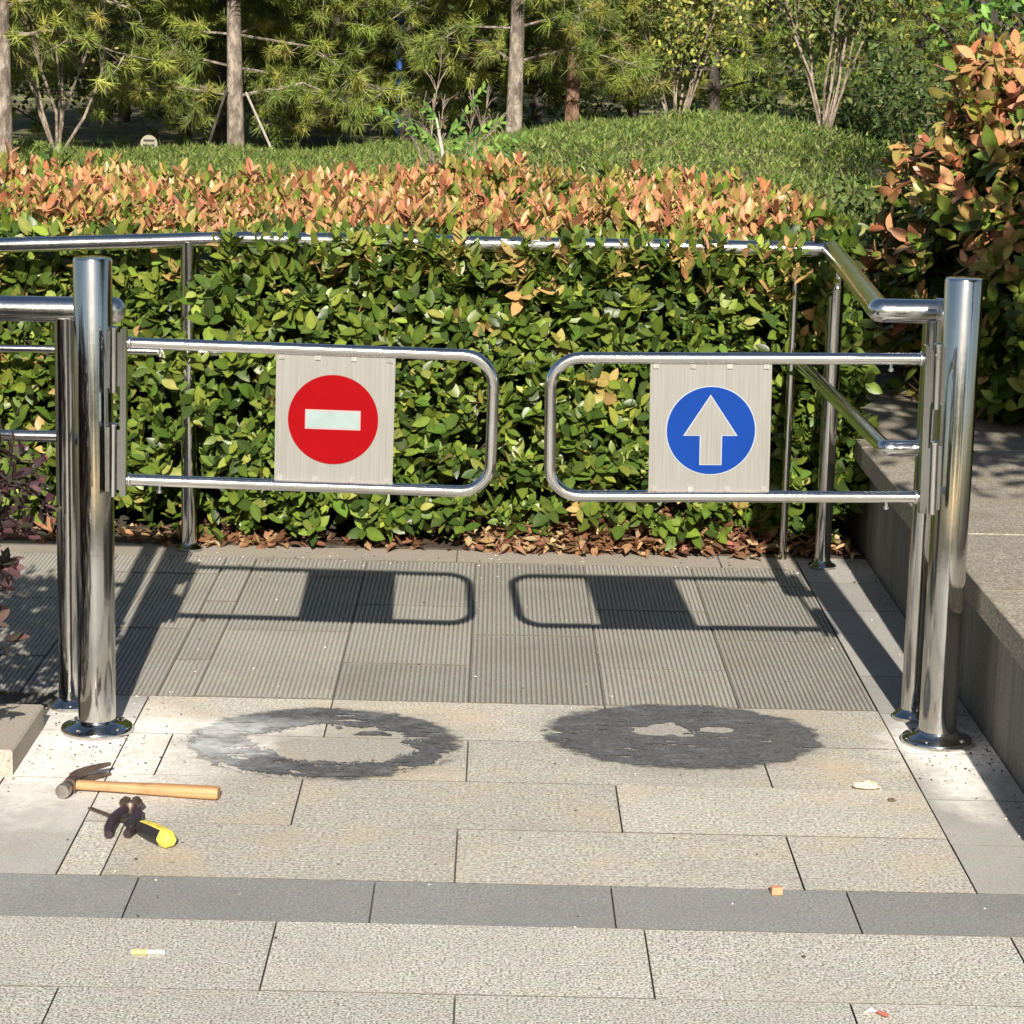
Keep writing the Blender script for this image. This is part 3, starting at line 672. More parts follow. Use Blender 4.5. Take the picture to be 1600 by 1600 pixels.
def keep1(x, y):
    r = math.hypot(x / .325, y / .295) + .05 * fb(x, y, 7, 1) + .03 * fb(x, y, 45, 2) + random.gauss(0, .012); h = math.hypot((x - .03) / .172, (y + .0) / .150) + .30 * fb(x, y, 9, 5) + .12 * fb(x, y, 40, 6) + random.gauss(0, .03)
    if r > 1: return False
    if h < 1 and not (x > .02 and y > .06 and fb(x, y, 16, 9) > -.05): return False
    if .875 < r + .02 * fb(x, y, 20, 3) < .925 and y < .1 and fb(x, y, 5, 8) > -.2: return False
    return fb(x * .6, y * 2.2, 22, 12) + random.gauss(0, .06) < .52
def keep2(x, y):
    r = math.hypot((x - .0) / .335, y / .27) + .07 * fb(x, y, 8, 21) + .03 * fb(x, y, 45, 22) + random.gauss(0, .012)
    if x < -.15 and y > .06: r = min(r, math.hypot((x + .17) / .15, (y - .15) / .07) + .12 * fb(x, y, 14, 3))
    if r > 1: return False
    if math.hypot((x + .035) / .075, (y - .03) / .075) + .5 * fb(x, y, 14, 31) < .78: return False
    if math.hypot((x - .085) / .055, (y - .055) / .03) + .4 * fb(x, y, 18, 37) < .8: return False
    return fb(x * .6, y * 2.2, 20, 40) + random.gauss(0, .06) < .56
patch(-.362, 5.27, .34, keep1, M_CEM, 'dark cement ring smeared round a bare middle on the paving by the hammer side')
patch(.452, 5.385, .36, keep2, M_CEM2, 'dark solid cement patch with small bare spots on the paving under the arrow sign')

# ================================================================== TOOLS AND SMALL THINGS
def wood_mat():
    mt, t, p = mat('hammer_wood'); pos = N(t, 'TexCoord').outputs['Object']
    g = noise_tex(t, scaled(t, pos, (5, 120, 120)), 1.6, 5, .7); d = noise_tex(t, pos, 22, 6, .7)
    c = ramp(t, g, [(.3, (.30, .15, .06)), (.55, (.44, .245, .11)), (.75, (.52, .32, .16))])
    c = mix(t, math_n(t, 'MULTIPLY', maprange(t, d, .5, .7), .6), c, (.20, .12, .07))
    t.links.new(c, p.inputs['Base Color']); p.inputs['Roughness'].default_value = .65; return mt
M_WOOD = wood_mat()
M_IRON = plain('rusty_iron', (.16, .115, .09), .5, .8, .35, 60)
M_FACE = plain('hammer_face', (.38, .35, .32), .45, .9, .2, 60)
M_BLK = plain('black_grip', (.02, .018, .02), .45, 0, .2, 60)
M_YEL = plain('yellow_grip', (.58, .48, .08), .5, 0, .25, 60)
M_PURP = plain('dark_grip', (.03, .018, .023), .4, 0, .2, 60)
def rounded_tube(b, pts, rads, sx=1., sz=1., n=16):
    """oval tube along a mostly level path"""
    k0 = len(b.v); b.tube(pts, rads, n)
    return b
ham = empty('claw_hammer', (-.852, 4.884, 0), 'claw hammer with a wooden handle lying on the dusty paving', 'hammer')
ham.rotation_euler = (0, 0, math.atan2(4.849 - 4.884, -.554 + .852))
b = MB(); n = 20; prof = [(-.006, .0125, .0095), (.05, .0125, .0095), (.10, .0125, .010), (.16, .0145, .0115), (.22, .0165, .0125), (.27, .0175, .0130), (.298, .0175, .0130), (.303, .0150, .0110)]
vs = []; fs = []
for (x, ry, rz) in prof:
    for j in range(n):
        q = 2 * math.pi * j / n; cx_, sx_ = math.cos(q), math.sin(q); sg = lambda v: math.copysign(abs(v) ** .7, v)
        vs.append((x, ry * sg(cx_), .0155 + rz * sg(sx_)))
for i in range(len(prof) - 1):
    for j in range(n): fs.append((i * n + j, (i + 1) * n + j, (i + 1) * n + (j + 1) % n, i * n + (j + 1) % n))
fs += [tuple(range(n)), tuple((len(prof) - 1) * n + j for j in range(n))[::-1]]
b.add(vs, fs); b.build('handle', M_WOOD, ham, True)
b = MB(); b.box(-.024, .002, -.017, .017, .002, .030, b=.004); hd = b.build('head', M_IRON, ham)
b = MB(); b.tube([(-.012, -.015, .0165), (-.013, -.034, .0165)], [.0115, .0105], 18); b.build('neck', M_IRON, ham, True)
b = MB(); b.tube([(-.013, -.033, .0165), (-.0135, -.036, .0165), (-.014, -.054, .0165), (-.0142, -.056, .0165)], [.0125, .0150, .0155, .0140], 24); b.build('striking_face', M_FACE, ham, True)
for dz in (-.0085, .0085):                                            # two claw tines, split, bending towards the handle
    b = MB(); cl = [(-.013, .015), (-.009, .042), (.004, .072), (.024, .100), (.040, .116)]; wz = [.0075, .0070, .006, .005, .0035]; th = [.010, .0085, .007, .005, .0022]
    vs = []; fs = []
    for i, ((x, y), wz_, t_) in enumerate(zip(cl, wz, th)):
        zc = .0165 + dz * (1 + .3 * i / 4)
        for sx_, sz_ in ((-1, -1), (1, -1), (1, 1), (-1, 1)): vs.append((x + sx_ * t_ * .8, y - sx_ * t_ * .35, zc + sz_ * wz_))
    for i in range(4):
        for j in range(4): fs.append((i * 4 + j, i * 4 + (j + 1) % 4, (i + 1) * 4 + (j + 1) % 4, (i + 1) * 4 + j))
    fs += [(3, 2, 1, 0), (16, 17, 18, 19)]; b.add(vs, fs); b.build('claw', M_IRON, ham)

sd = empty('screwdriver', (-.806, 4.757, 0), 'screwdriver with a thick yellow and black handle, crossed by pliers', 'screwdriver')
sd.rotation_euler = (0, 0, math.atan2(4.534 - 4.757, -.608 + .806))
b = MB(); b.tube([(0, 0, .007), (.012, 0, .009), (.15, 0, .0165)], [.0022, .0036, .0036], 10); b.build('shaft', M_IRON, sd, True)
b = MB(); b.tube([(.148, 0, .0165), (.152, 0, .0165), (.168, 0, .0165), (.178, 0, .0165), (.188, 0, .0172)], [.006, .012, .0125, .010, .0135], 24); b.build('collar', M_BLK, sd, True)
fl = MB(); n = 36; R_ = [(.186, .013), (.20, .0165), (.235, .0185), (.275, .0185), (.292, .0165), (.300, .010)]
vs = []; fs = []; mi = []
for x, r in R_:
    for j in range(n):
        q = 2 * math.pi * j / n; rr = r * (1 + .05 * math.cos(6 * q)); vs.append((x, rr * math.cos(q), .019 + rr * math.sin(q)))
for i in range(len(R_) - 1):
    for j in range(n):
        fs.append((i * n + j, (i + 1) * n + j, (i + 1) * n + (j + 1) % n, i * n + (j + 1) % n)); q = 2 * math.pi * (j + .5) / n
        s_ = math.sin(q); mi.append(0 if (i >= 3 or (i >= 1 and -.75 < math.cos(q + .25) < .60 and s_ > 0)) else 1)
fs += [tuple(range(n)), tuple((len(R_) - 1) * n + j for j in range(n))[::-1]]; mi += [1, 0]
fl.v = vs; fl.f = fs; fl.m = mi; fl.build('handle', [M_YEL, M_BLK], sd, True)

pl = empty('pliers', (-.712, 4.70, 0), 'dark handled pliers lying across the screwdriver', 'pliers'); pl.rotation_euler = (0, 0, .12)
for s in (-1, 1):
    b = MB(); b.tube([(s * .004, .010, .030), (s * .014, .030, .030), (s * .011, .055, .028), (s * .004, .074, .024)], [.011, .010, .0075, .003], 12); b.build('jaw', M_IRON, pl, True)
    b = MB(); b.tube([(-s * .004, .002, .030), (-s * .014, -.014, .029), (-s * .024 - .008, -.040, .022), (-s * .024 - .016, -.080, .014), (-s * .018 - .022, -.110, .0105)], [.008, .0095, .0100, .0105, .0085], 14); b.build('handle_grip', M_PURP, pl, True)
b = MB(); b.lathe([(.012, .020), (.0125, .022), (.0125, .040), (.010, .043), (.004, .044)], 18); b.build('pivot', M_IRON, pl, True)

def pebble(name, x, y, sx, sy, sz, c, label, cat, rz=0.):
    b = MB(); n = 14; vs = []; fs = []; m_ = 8
    for i in range(m_ + 1):
        a = math.pi * i / m_
        for j in range(n):
            q = 2 * math.pi * j / n; k = 1 + .55 * mnoise.noise(Vector((math.cos(q) * 1.9 + x * 9, math.sin(q) * 1.9, a * 1.3)))
            sg = lambda v: math.copysign(abs(v) ** .75, v)
            vs.append((sx * k * sg(math.sin(a)) * sg(math.cos(q)), sy * k * sg(math.sin(a)) * sg(math.sin(q)), sz * (1 + .9 * math.cos(a)) * k))
    for i in range(m_):
        for j in range(n): fs.append((i * n + j, (i + 1) * n + j, (i + 1) * n + (j + 1) % n, i * n + (j + 1) % n))
    b.add(vs, fs); o = b.build(name, plain(name + '_surface', c, .85, 0, .2, 90), None, True, (x, y, .0005)); o.rotation_euler[2] = rz; return tag(o, label, cat)
pebble('stone_chip', .822, 5.022, .027, .016, .006, (.62, .50, .34), 'pale tan stone chip lying near the right gate post', 'stone chip', .1)
pebble('stone_fragment', .862, 4.935, .008, .006, .003, (.10, .07, .04), 'tiny dark crumb on the paving below the tan stone chip', 'crumb')
b = MB(); b.box(-.010, .010, -.009, .009, 0, .014, b=.002); o = b.build('brick_chip', plain('brick', (.50, .24, .13), .9, 0, .2, 120), None, False, (.553, 4.36, .001)); o.rotation_euler[2] = .12
tag(o, 'small orange brick chip on the grey stone band', 'brick chip')
cg = empty('cigarette_butt', (-.604, 3.993, .0045), 'cigarette butt with a yellow filter on the speckled slab', 'cigarette butt')
b = MB(); b.tube([(0, 0, 0), (.026, 0, 0)], .0042, 12); b.build('filter', plain('filter_paper', (.70, .60, .16), .8, 0, .1, 60), cg, True)
b = MB(); b.tube([(.0262, 0, 0), (.056, .002, 0)], [.004, .0037], 12); b.build('paper', plain('white_paper', (.75, .74, .70), .8, 0, .05, 60), cg, True)
cg2 = empty('paper_scrap', (.648, 3.80, .001), 'white paper scrap with a red end on the speckled slab', 'litter')
b = MB(); b.add([(-.012, 0, .001), (.004, -.010, .006), (.014, .002, .002), (-.001, .012, .004), (0, 0, .010)], [(0, 1, 4), (1, 2, 4), (2, 3, 4), (3, 0, 4), (3, 2, 1, 0)]); b.build('crumpled_paper', plain('scrap_white', (.75, .74, .72), .8, 0, .05), cg2)
b = MB(); b.tube([(.012, -.006, .005), (.026, -.018, .004)], .0035, 8); b.build('red_tip', plain('scrap_red', (.32, .09, .06), .8, 0, .1), cg2, True)

# grit and crumbs swept into corners and scattered on the slabs
b = MB(); OCT = [(1, 0, 0), (-1, 0, 0), (0, 1, 0), (0, -1, 0), (0, 0, 1), (0, 0, -.3)]; OF = [(0, 2, 4), (2, 1, 4), (1, 3, 4), (3, 0, 4), (2, 0, 5), (1, 2, 5), (3, 1, 5), (0, 3, 5)]
for i in range(1500):
    q = random.random()
    if q < .30: x, y = random.uniform(-1.2, 1.3), random.uniform(3.2, 7.1)
    elif q < .55: x, y = 1.15 - abs(random.gauss(0, .03)), random.uniform(4.3, 7.3)
    elif q < .75: x, y = random.uniform(-1.1, 1.1), 7.15 + random.gauss(0, .09)
    elif q < .9: x, y = -.9 + random.gauss(0, .14), 5.2 + random.gauss(0, .15)
    else: x, y = 1.04 + random.gauss(0, .07), 5.25 + random.gauss(0, .12)
    if x > 1.155 or (x < -1.0 and 4.98 < y < 5.36) or y > 7.33: continue
    sz = random.uniform(.0012, .0035) * (1.5 if random.random() < .06 else 1); a = random.uniform(0, 6.28)
    vs = [(x + sz * (p[0] * math.cos(a) - p[1] * math.sin(a)) * random.uniform(.7, 1.4), y + sz * (p[0] * math.sin(a) + p[1] * math.cos(a)) * random.uniform(.7, 1.4), .0004 + sz * .3 + sz * p[2] * random.uniform(.6, 1)) for p in OCT]
    b.add(vs, OF, random.choice((0, 0, 1, 2)))
o = b.build('grit', [plain('grit_grey', (.22, .20, .17), .9, 0, .2), plain('grit_dark', (.06, .05, .04), .9, 0, .2), plain('grit_pale', (.55, .51, .45), .9, 0, .1)])
tag(o, 'loose grit and crumbs scattered over the paving', 'grit', kind='stuff')

# ================================================================== PARK BEHIND
# low planted bank
def bank_z(x, y): return -.02 + .035 * np.sin(x * 2.1 + y * .7) * np.sin(y * 1.3 - x) + .62 * np.exp(-((x - 1.9) / 2.15) ** 2 / 1.0 * .62 - ((y - 21.5) / 4.2) ** 2 * .6) + .10 * np.clip((y - 11) / 3, 0, 1) * np.clip((27.5 - y) / 1.5, 0, 1)
b = MB(); nx, ny = 60, 50; vs = [(x, y, float(bank_z(x, y)) - (.12 if j in (0, ny) else 0)) for j, y in enumerate(np.linspace(9.65, 29, ny + 1)) for x in np.linspace(-9, 9, nx + 1)]
fs = [(j * (nx + 1) + i, j * (nx + 1) + i + 1, (j + 1) * (nx + 1) + i + 1, (j + 1) * (nx + 1) + i) for j in range(ny) for i in range(nx)]
b.add(vs, fs); tag(b.build('bank', M_GROUND, None, True), 'gently raised planted bank behind the hedge', 'bank', kind='structure')
n = 150000
y = 12 + 15.3 * rng.random(n) ** .8; x = (rng.random(n) - .5) * (y * .56)
k = ~((x > 2.9 - .06 * (y - 20) + .3 * np.sin(y)) & (y > 12) & (rng.random(n) < .9)); x, y = x[k], y[k]; n = len(x)
hh = .10 + .09 * np.array([mnoise.noise(Vector((a * 1.3, c * 1.3, 0))) for a, c in zip(x, y)])
P = np.stack([x, y, bank_z(x, y) + hh * rng.random(n) ** .6], 1)
GC = np.array([[.085, .13, .026], [.115, .17, .034], [.155, .21, .046], [.06, .09, .022], [.20, .22, .07]])
D = rand_dir(n) * .9 + np.array([0, -.05, 1]); Lg = rng.uniform(.03, .07, n) * np.where(rng.random(n) < .04, 2.4, 1)
W_ = .006 + .006 * rng.random(n); Dn, S, U = frames(D, rand_dir(n))
V = np.stack([P - S * W_[:, None], P + S * W_[:, None], P + Dn * Lg[:, None]], 1).reshape(-1, 3)
o = obj('ground_cover', mesh_np('ground_cover', V, [(3, np.arange(3 * n).reshape(-1, 3))], np.repeat(leaf_colors(n, GC), 3, 0), M_GRASS))
tag(o, 'fine leaved green ground cover on the bank behind the hedge', 'ground cover', kind='stuff')

# ------------------------------------------------------------------ trees
def tuft_mesh(P, A, n_needle, Ln, wid, C):
    n = len(P); A = norm(A); d = norm(A[:, None] * rng.uniform(.1, 1.1, (n, n_needle, 1)) + rand_dir(n * n_needle).reshape(n, n_needle, 3) * .85 + np.array([0, 0, -.12]))
    Ls = Ln * rng.uniform(.65, 1.1, (n, n_needle, 1)); base = P[:, None] - A[:, None] * (rng.random((n, n_needle, 1)) * .16)
    S = norm(np.cross(d, rand_dir(n * n_needle).reshape(n, n_needle, 3))) * wid; tip = base + d * Ls + np.array([0, 0, -1]) * Ls * .12
    V = np.stack([base - S, base + S, tip], 2).reshape(-1, 3); N_ = n * n_needle
    CC = np.repeat(C, n_needle, 0) * np.exp(rng.normal(0, .18, (N_, 1))); CC = np.repeat(CC, 3, 0)
    return V, CC
PINE = np.array([[.15, .195, .04], [.205, .245, .046], [.26, .29, .058], [.115, .15, .038], [.30, .27, .07]])
def pine(x, y, h, rad, label, z0=.75, r0=.10, bark=None, dens=1., lean=0., needle=.17, clear=False):
    e = empty('pine_tree', (x, y, 0), label, 'tree', 'pine trees in the park')
    tr = MB(); pts = []; rr = []
    for i in range(13):
        t = i / 12; pts.append((lean * t * h + .04 * math.sin(3 * t + x), .05 * math.sin(4 * t + y), -.1 + t * (h + .1))); rr.append(r0 * (1.12 - .12 * min(1, t * 8)) * (1 - .85 * t) + .008)
    tr.tube(pts, rr, 12); Pt = []; At = []
    z = z0
    while z < h - .2:
        k = random.choice((3, 4, 5)); a0 = random.uniform(0, 6.28); f = 1 - (z / h)
        for j in range(k):
            a = a0 + 6.283 * j / k + random.uniform(-.35, .35); ln = rad * (f ** .7) * random.uniform(.65, 1.1); el = random.uniform(-.12, .28)
            if clear and z < 2.0 and math.sin(a) < -.45: continue
            p0 = Vector((lean * z, 0, z)); d = Vector((math.cos(a), math.sin(a), el)).normalized()
            p1 = p0 + d * ln * .5 + Vector((0, 0, .03)); p1 = p1 + Vector((random.gauss(0, .05), random.gauss(0, .05), random.gauss(0, .05))); p2 = p0 + d * ln + Vector((0, 0, -.22 * ln))
            tr.tube([p0, p1, p2], [.013 * f + .006, .009 * f + .004, .003], 5, False)
            for q in range(int(10 * dens * (.6 + ln / 1.5))):
                t = random.uniform(.30, 1.05); p = p0.lerp(p1, t * 2) if t < .5 else p1.lerp(p2, (t - .5) * 2)
                o_ = Vector((random.gauss(0, .22), random.gauss(0, .22), random.gauss(-.02, .13))) * (.45 + .6 * t) * min(1.2, ln)
                tr.tube([p, p + o_ * .6 + Vector((0, 0, -.02)), p + o_], [.006, .005, .003], 3, False)
                Pt.append(p + o_); At.append(d * .6 + o_.normalized() * .9 + Vector((0, 0, .25)))
        z += random.uniform(.26, .42)
    tr.build('trunk', bark or M_BARK, e, True)
    P = np.array(Pt); A = np.array(At); lo = P[:, 2] < 2.3
    V, C = tuft_mesh(P[lo], A[lo], 74, needle, .0052, leaf_colors(lo.sum(), PINE, [.25, .3, .2, .2, .05]))
    Ph = np.repeat(P[~lo], 2, 0); Ah = np.repeat(A[~lo], 2, 0); Ph[1::2] += rng.normal(0, .16, Ph[1::2].shape)   # upper crown, out of close view
    V2, C2 = tuft_mesh(Ph, Ah, 26, needle * 1.35, .019, leaf_colors(len(Ph), PINE, [.25, .3, .2, .2, .05])); V = np.concatenate([V, V2]); C = np.concatenate([C, C2])
    obj('crown', mesh_np('crown', V, [(3, np.arange(len(V)).reshape(-1, 3))], C, M_NEEDLE), e); return e
pine(-2.94, 27.6, 7.5, 2.0, 'pine with a pale mottled trunk standing beside the round plaque', z0=.7, r0=.088, clear=True, dens=1.4)
pine(.14, 27.2, 7.0, 1.7, 'pine with a pinkish grey trunk on the bank, behind the bright green sapling', z0=1.15, r0=.088, clear=True, dens=1.2)
pine(.79, 28.3, 6.5, 1.3, 'pine with a flaking reddish trunk behind the planted bank', z0=1.3, r0=.078, bark=M_BARKR, clear=True)
pine(-5.0, 24.6, 7.5, 1.6, 'pine with a grey brown trunk beside the many stemmed bare shrub', z0=1.3, r0=.105, clear=True)
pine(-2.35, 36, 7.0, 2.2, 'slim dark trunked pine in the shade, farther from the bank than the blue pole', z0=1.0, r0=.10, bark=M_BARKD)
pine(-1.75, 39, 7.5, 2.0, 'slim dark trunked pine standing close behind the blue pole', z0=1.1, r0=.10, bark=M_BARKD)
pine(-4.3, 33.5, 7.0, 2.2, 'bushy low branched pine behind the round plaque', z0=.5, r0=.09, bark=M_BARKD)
pine(-1.15, 31.0, 5.5, 1.9, 'low branched young pine with drooping needles behind the bright green sapling', z0=.55, r0=.07, bark=M_BARKD)
pine(4.05, 46, 8.0, 2.0, 'far pine with a sunlit orange brown trunk beside the lawn', z0=1.6, r0=.11, bark=M_BARKR)
pine(4.75, 43, 8.0, 2.0, 'far pine with a dark trunk between the two many stemmed trees', z0=1.5, r0=.10, bark=M_BARKD)

for i, (x, y, h, lb) in enumerate(((-6.6, 29, 7, 'low branched pine at the lawn edge beyond the grey brown pine'), (-3.55, 31.5, 7.2, 'leaning low branched pine between the plaque and the blue pole'),
        (-.2, 34.5, 7, 'shaded pine between the blue pole and the reddish trunk'), (1.9, 36, 7.5, 'shaded pine behind the yellow leaved tree'), (-5.8, 38, 8, 'shaded pine far behind the bare many stemmed shrub'), (2.9, 33.5, 7, 'shaded pine with low limbs behind the bank'), (6.2, 37, 8, 'shaded pine behind the dense dark green tree'), (-3.2, 43, 8, 'tall shaded pine deep in the grove behind the plaque'), (.6, 42, 8, 'tall shaded pine deep in the grove behind the bank'))):
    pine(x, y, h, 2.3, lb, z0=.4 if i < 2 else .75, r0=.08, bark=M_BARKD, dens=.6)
def stem_tree(x, y, z, h, spread, nst, label, leaf_n, pal, leaf=.06, lz=.5, name='multi_stem_tree', thick=.022, cat='tree', low=.0):
    e = empty(name, (x, y, z), label, cat, 'many stemmed small trees'); b = MB(); tips = []
    b.tube([(0, 0, -.15), (.0, 0, .12), (.01, 0, .25)], [thick * 2.4, thick * 2.0, thick * 1.5], 9)
    for i in range(nst):
        a = 6.283 * i / nst + random.uniform(-.3, .3); s = random.uniform(.35, 1) * spread
        p = Vector((.02 * math.cos(a), .02 * math.sin(a), random.uniform(.05, .2))); pts = [p]; d = Vector((math.cos(a) * s, math.sin(a) * s, 1)).normalized(); L_ = h * random.uniform(.8, 1.05)
        for k in range(1, 7):
            d = (d + Vector((random.gauss(0, .13), random.gauss(0, .13), .06))).normalized(); p = p + d * L_ / 6; pts.append(p)
        b.tube(pts, [thick * (1 - .13 * k) * random.uniform(.8, 1.0) for k in range(7)], 6, False)
        for k in range(2, 7):
            for q in range(5):
                d2 = (d + Vector((random.gauss(0, .5), random.gauss(0, .5), random.uniform(-.1, .4)))).normalized(); ln = random.uniform(.25, .6) * h / 3
                b.tube([pts[k], pts[k] + d2 * ln * .5 + Vector((0, 0, .02)), pts[k] + d2 * ln], [thick * .32, thick * .22, .003], 4, False); tips += [pts[k] + d2 * ln * t for t in (.3, .5, .7, .9, 1)]
    b.build('trunk', M_STEM, e, True)
    T = np.array(tips); T = T[(T[:, 2] > lz) & (T[:, 2] < lz + 1.7)]
    P = T[rng.integers(0, len(T), leaf_n)] + rng.normal(0, .09, (leaf_n, 3))
    obj('crown', leaves_mesh('crown', P, rand_dir(leaf_n) + np.array([0, 0, -.2]), rand_dir(leaf_n) + np.array([0, -.3, .6]), leaf * rng.uniform(.6, 1.3, leaf_n), leaf * .55 * rng.uniform(.7, 1.2, leaf_n), leaf_colors(leaf_n, pal, var=.2), M_FOL), e); return e
YG = np.array([[.20, .22, .045], [.28, .27, .06], [.12, .16, .035], [.35, .33, .10], [.09, .12, .03]])
DG = np.array([[.05, .085, .022], [.07, .11, .03], [.10, .14, .035], [.13, .16, .05]])
RB = np.array([[.22, .13, .07], [.16, .15, .05], [.30, .20, .10], [.25, .25, .10]])
stem_tree(-4.62, 25.8, 0, 3.2, .55, 8, 'nearly leafless many stemmed shrub beside the grey brown pine', 420, RB, .05, .9, thick=.019)
stem_tree(2.1, 29.5, .1, 3.6, .42, 11, 'many stemmed small tree with yellow leaves growing behind the bank', 4600, YG, .075, .75, thick=.016)
stem_tree(2.93, 22.2, .50, 3.2, .50, 11, 'many stemmed small tree with dull green leaves at the end of the bank', 4200, np.concatenate([DG, YG[:2]]), .06, .75, thick=.014)
stem_tree(-.38, 17.0, .10, .95, .9, 7, 'small leafless twiggy shrub behind the bright green sapling', 25, RB, .04, .5, name='twiggy_shrub', thick=.010, cat='shrub')

def leafy_tree(x, y, h, rad, zb, label, n, pal, leaf, trunk_r=.09, name='leafy_tree', cat='tree', group='leafy trees in the park', flat=1., clump=60, bark=None, z=0.):
    e = empty(name, (x, y, z), label, cat, group); b = MB()
    b.tube([(0, 0, -.1), (.03, .02, h * .3), (0, .05, h * .7)], [trunk_r, trunk_r * .75, trunk_r * .3], 10)
    cs = []; 
    for i in range(clump):
        d = Vector((random.gauss(0, 1), random.gauss(0, 1), random.gauss(0, 1))).normalized() * random.random() ** .4
        c = Vector((d.x * rad, d.y * rad * flat, (zb + h) / 2 + d.z * (h - zb) / 2)); cs.append(c)
        if i % 3 == 0: b.tube([(0, 0, max(.1, min(h * .55, c.z * .6))), Vector((0, 0, c.z * .75)).lerp(c, .5), c], [trunk_r * .35, trunk_r * .2, .006], 5, False)
    b.build('trunk', bark or M_BARKD, e, True)
    c = np.array(cs)[rng.integers(0, clump, n)]; s = rad * .24; P = c + np.clip(rng.normal(0, 1, (n, 3)), -1.6, 1.6) * np.array([s, s * flat, s * .7]); P = P[P[:, 2] > .02]; n = len(P)
    obj('crown', leaves_mesh('crown', P, rand_dir(n) + np.array([0, 0, -.2]), rand_dir(n) + np.array([0, -.4, .5]), leaf * rng.uniform(.6, 1.3, n), leaf * .5 * rng.uniform(.7, 1.2, n), leaf_colors(n, pal, var=.22), M_FOL), e); return e
BG = np.array([[.10, .20, .035], [.15, .27, .05], [.20, .32, .07], [.07, .14, .03]])
leafy_tree(3.55, 15.5, 3.6, .95, 1.15, 'tree with bright fresh green leaves rising behind the tall hedge', 2600, BG, .10, .05)
leafy_tree(4.2, 21.5, 5.0, 1.5, 1.35, 'dense dark green tree behind the tall hedge', 4200, DG, .08, .09)
leafy_tree(1.75, 11.6, 1.05, .30, .1, 'small dark glossy bush between the clipped hedge and the tall hedge', 900, DG * .8, .06, .02, 'dark_bush', 'bush', 'bushes', clump=30)
for x, y, h, rd, lb in ((3.9, 27.5, 1.35, .75, 'low dark green bush right behind the dull green tree'), (5.1, 31, 1.5, .95, 'broad dark bush at the lawn edge behind the tall hedge'),
        (3.3, 36, 1.5, 1.1, 'dark bush in the shade behind the yellow leaved tree'), (-6.3, 35, 1.4, 1.1, 'brown green bush at the lawn edge behind the grey brown pine'), (-1.9, 44, 1.5, 1.2, 'dark undergrowth bush deep behind the blue pole'), (1.2, 39, 1.4, 1.1, 'dark undergrowth bush behind the reddish pine trunk')):
    leafy_tree(x, y, h, rd, .1, lb, 1800, DG * .85, .10, .03, 'dark_bush', 'bush', 'bushes', clump=40)
far = [(-13.5, 60, 'far dense tree behind the sunlit lawn'), (-9.5, 56, 'far dense tree beyond the bare many stemmed shrub'), (-5.6, 60, 'far dense tree beyond the round plaque'),
       (-2.2, 57, 'far dense tree beyond the blue pole'), (1.4, 58, 'far dense tree beyond the reddish pine trunk'), (5.2, 62, 'far dense tree beyond the yellow leaved tree'),
       (9.0, 57, 'far dense tree beyond the dull green tree'), (13.0, 60, 'far dense tree beyond the tall hedge')]
for i, (x, y, lb) in enumerate(far):
    leafy_tree(x, y, 8.5, 2.9, .35, lb, 3200, DG * (.9 if i % 2 else 1.05), .26, .16, 'far_tree', clump=70)

leafy_tree(2.46, 4.0, 3.1, 1.15, 1.75, 'unseen small tree in the raised bed, added to shade the tall hedge', 5200, DG, .11, .05)  # added out of view; crown placed to shade tall hedge and wall top
for i, x in enumerate((-15, -10, -5.5, -1, 4, 8.5, 13)):  # unseen row added behind the camera to darken reflections in the steel
    leafy_tree(x, -15 - (i % 3) * 1.5, 5.6, 2.6, .6, 'unseen leafy tree added behind the camera for the steel to reflect', 1500, DG, .34, .14, 'reflection_tree', clump=60, group='unseen trees added for reflections')
n = 34000
P = np.stack([rng.uniform(-30, 30, n), rng.uniform(64, 78, n), 10 * rng.random(n)], 1); P[:, 2] *= .75 + .25 * np.sin(P[:, 0] * .7) 
o = obj('far_wood', leaves_mesh('far_wood', P, rand_dir(n), rand_dir(n) + np.array([0, -.4, .4]), rng.uniform(.5, .9, n), rng.uniform(.25, .45, n), leaf_colors(n, DG * .8, var=.25), M_FOL))
tag(o, 'dark far wood closing the view behind the park trees', 'wood', kind='stuff')

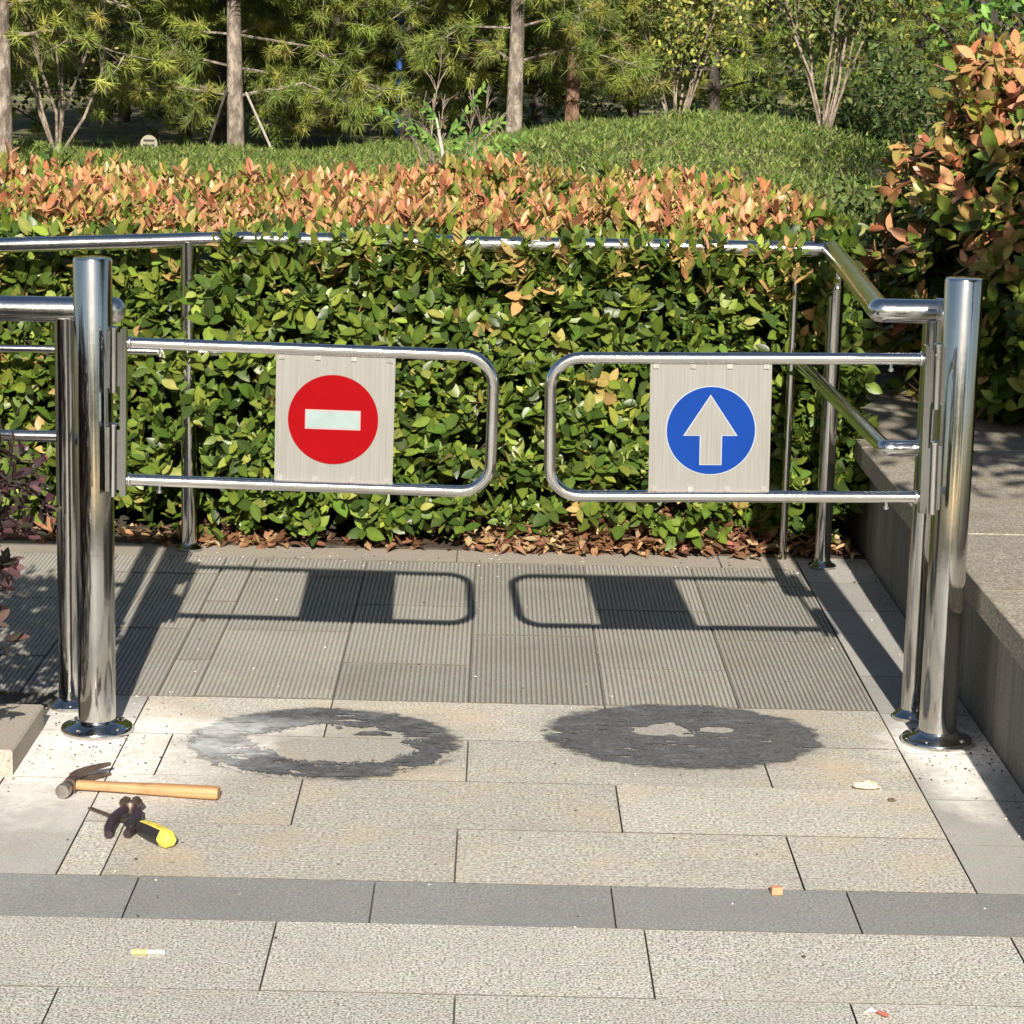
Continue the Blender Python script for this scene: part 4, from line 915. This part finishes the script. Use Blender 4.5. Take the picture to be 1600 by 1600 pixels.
# green sapling with feathered leaves
sp = empty('sapling', (-.30, 14.0, .05), 'bright green sapling with feathered leaves just behind the hedge', 'sapling')
b = MB(); b.tube([(0, 0, -.1), (.02, 0, .5), (-.02, 0, .80), (-.06, 0, 1.0)], [.022, .017, .012, .006], 8); b.build('stem', plain('white_stem', (.36, .33, .28), .9, 0, .25, 30), sp, True)
PL, DL, NL = [], [], []
for (tx, tz, b0) in ((-.36, 1.02, .80), (-.20, .92, .78), (.10, .88, .74), (.30, .98, .76), (.36, .82, .7), (-.08, .84, .7), (.20, 1.16, .8), (-.12, 1.05, .85), (.05, .95, .8), (.42, .9, .72)):
    p0 = np.array([0, 0, b0]); p1 = np.array([tx, random.uniform(-.15, .1), tz]); mid = (p0 + p1) / 2 + np.array([0, 0, .07])
    for k in range(7):
        t = .3 + .7 * k / 6; p = (1 - t) ** 2 * p0 + 2 * t * (1 - t) * mid + t * t * p1; d = norm((p1 - p0)[None])[0]
        for s in (-1, 1):
            PL.append(p); DL.append(d * .7 + s * np.array([0, .5, .55]) + rng.normal(0, .1, 3)); NL.append(np.array([0, -.6, .6]) + rng.normal(0, .2, 3))
PL, DL, NL = map(np.array, (PL, DL, NL)); n = len(PL)
obj('crown', leaves_mesh('crown', PL, DL, NL, np.full(n, .062), np.full(n, .022), leaf_colors(n, BG * .75), M_FOL), sp)

# ------------------------------------------------------------------ park furniture
b = MB(); b.tube([(0, 0, -.05), (0, 0, 2.4)], .055, 16); bp = empty('blue_pole', (-1.34, 33.0, -.05), 'blue painted pole standing among the pines', 'pole')
b.build('shaft', plain('blue_paint', (.025, .09, .38), .5, 0, .2, 5), bp, True)
b = MB(); b.lathe([(.058, 0), (.06, .03), (.03, .06)], 16, (0, 0, 2.4)); b.build('cap', M_BLK, bp, True)
pq = empty('plaque', (-3.82, 26.9, 0), 'round cream plaque with two dark lines on a short stake', 'plaque')
b = MB(); b.tube([(0, .02, -.1), (0, .02, .2)], .015, 8); b.build('stake', M_BARKD, pq, True)
b = MB(); b.lathe([(.090, -.008), (.095, 0), (.090, .008)], 32, (0, 0, .19), axis='y'); b.build('disc', plain('cream', (.25, .23, .16), .7, 0, .12, 20), pq, True)
for dz in (.035, -.02):
    b = MB(); b.box(-.06, .06, -.0105, -.0085, .19 + dz - .012, .19 + dz + .012); b.build('text_line', M_BLK, pq)
def prop(x0, z0, x1, z1, y, c, label):
    b = MB(); b.tube([(0, 0, 0), (x1 - x0, .25, z1 - z0)], .014, 8); o = b.build('prop_stake', c, None, True, (x0, y, z0)); tag(o, label, 'stake', 'wooden tree props')
M_PALE = plain('pale_wood', (.27, .25, .21), .8, 0, .2, 20)
prop(-2.42, -.05, -2.82, .75, 27.2, M_PALE, 'pale leaning stake propping the pale trunked pine')
prop(-3.28, -.05, -3.03, .80, 27.2, M_BARKD, 'dark leaning stake propping the pale trunked pine')
prop(-3.86, -.05, -4.15, .85, 31.5, M_PALE, 'thin pale stake leaning behind the round plaque')
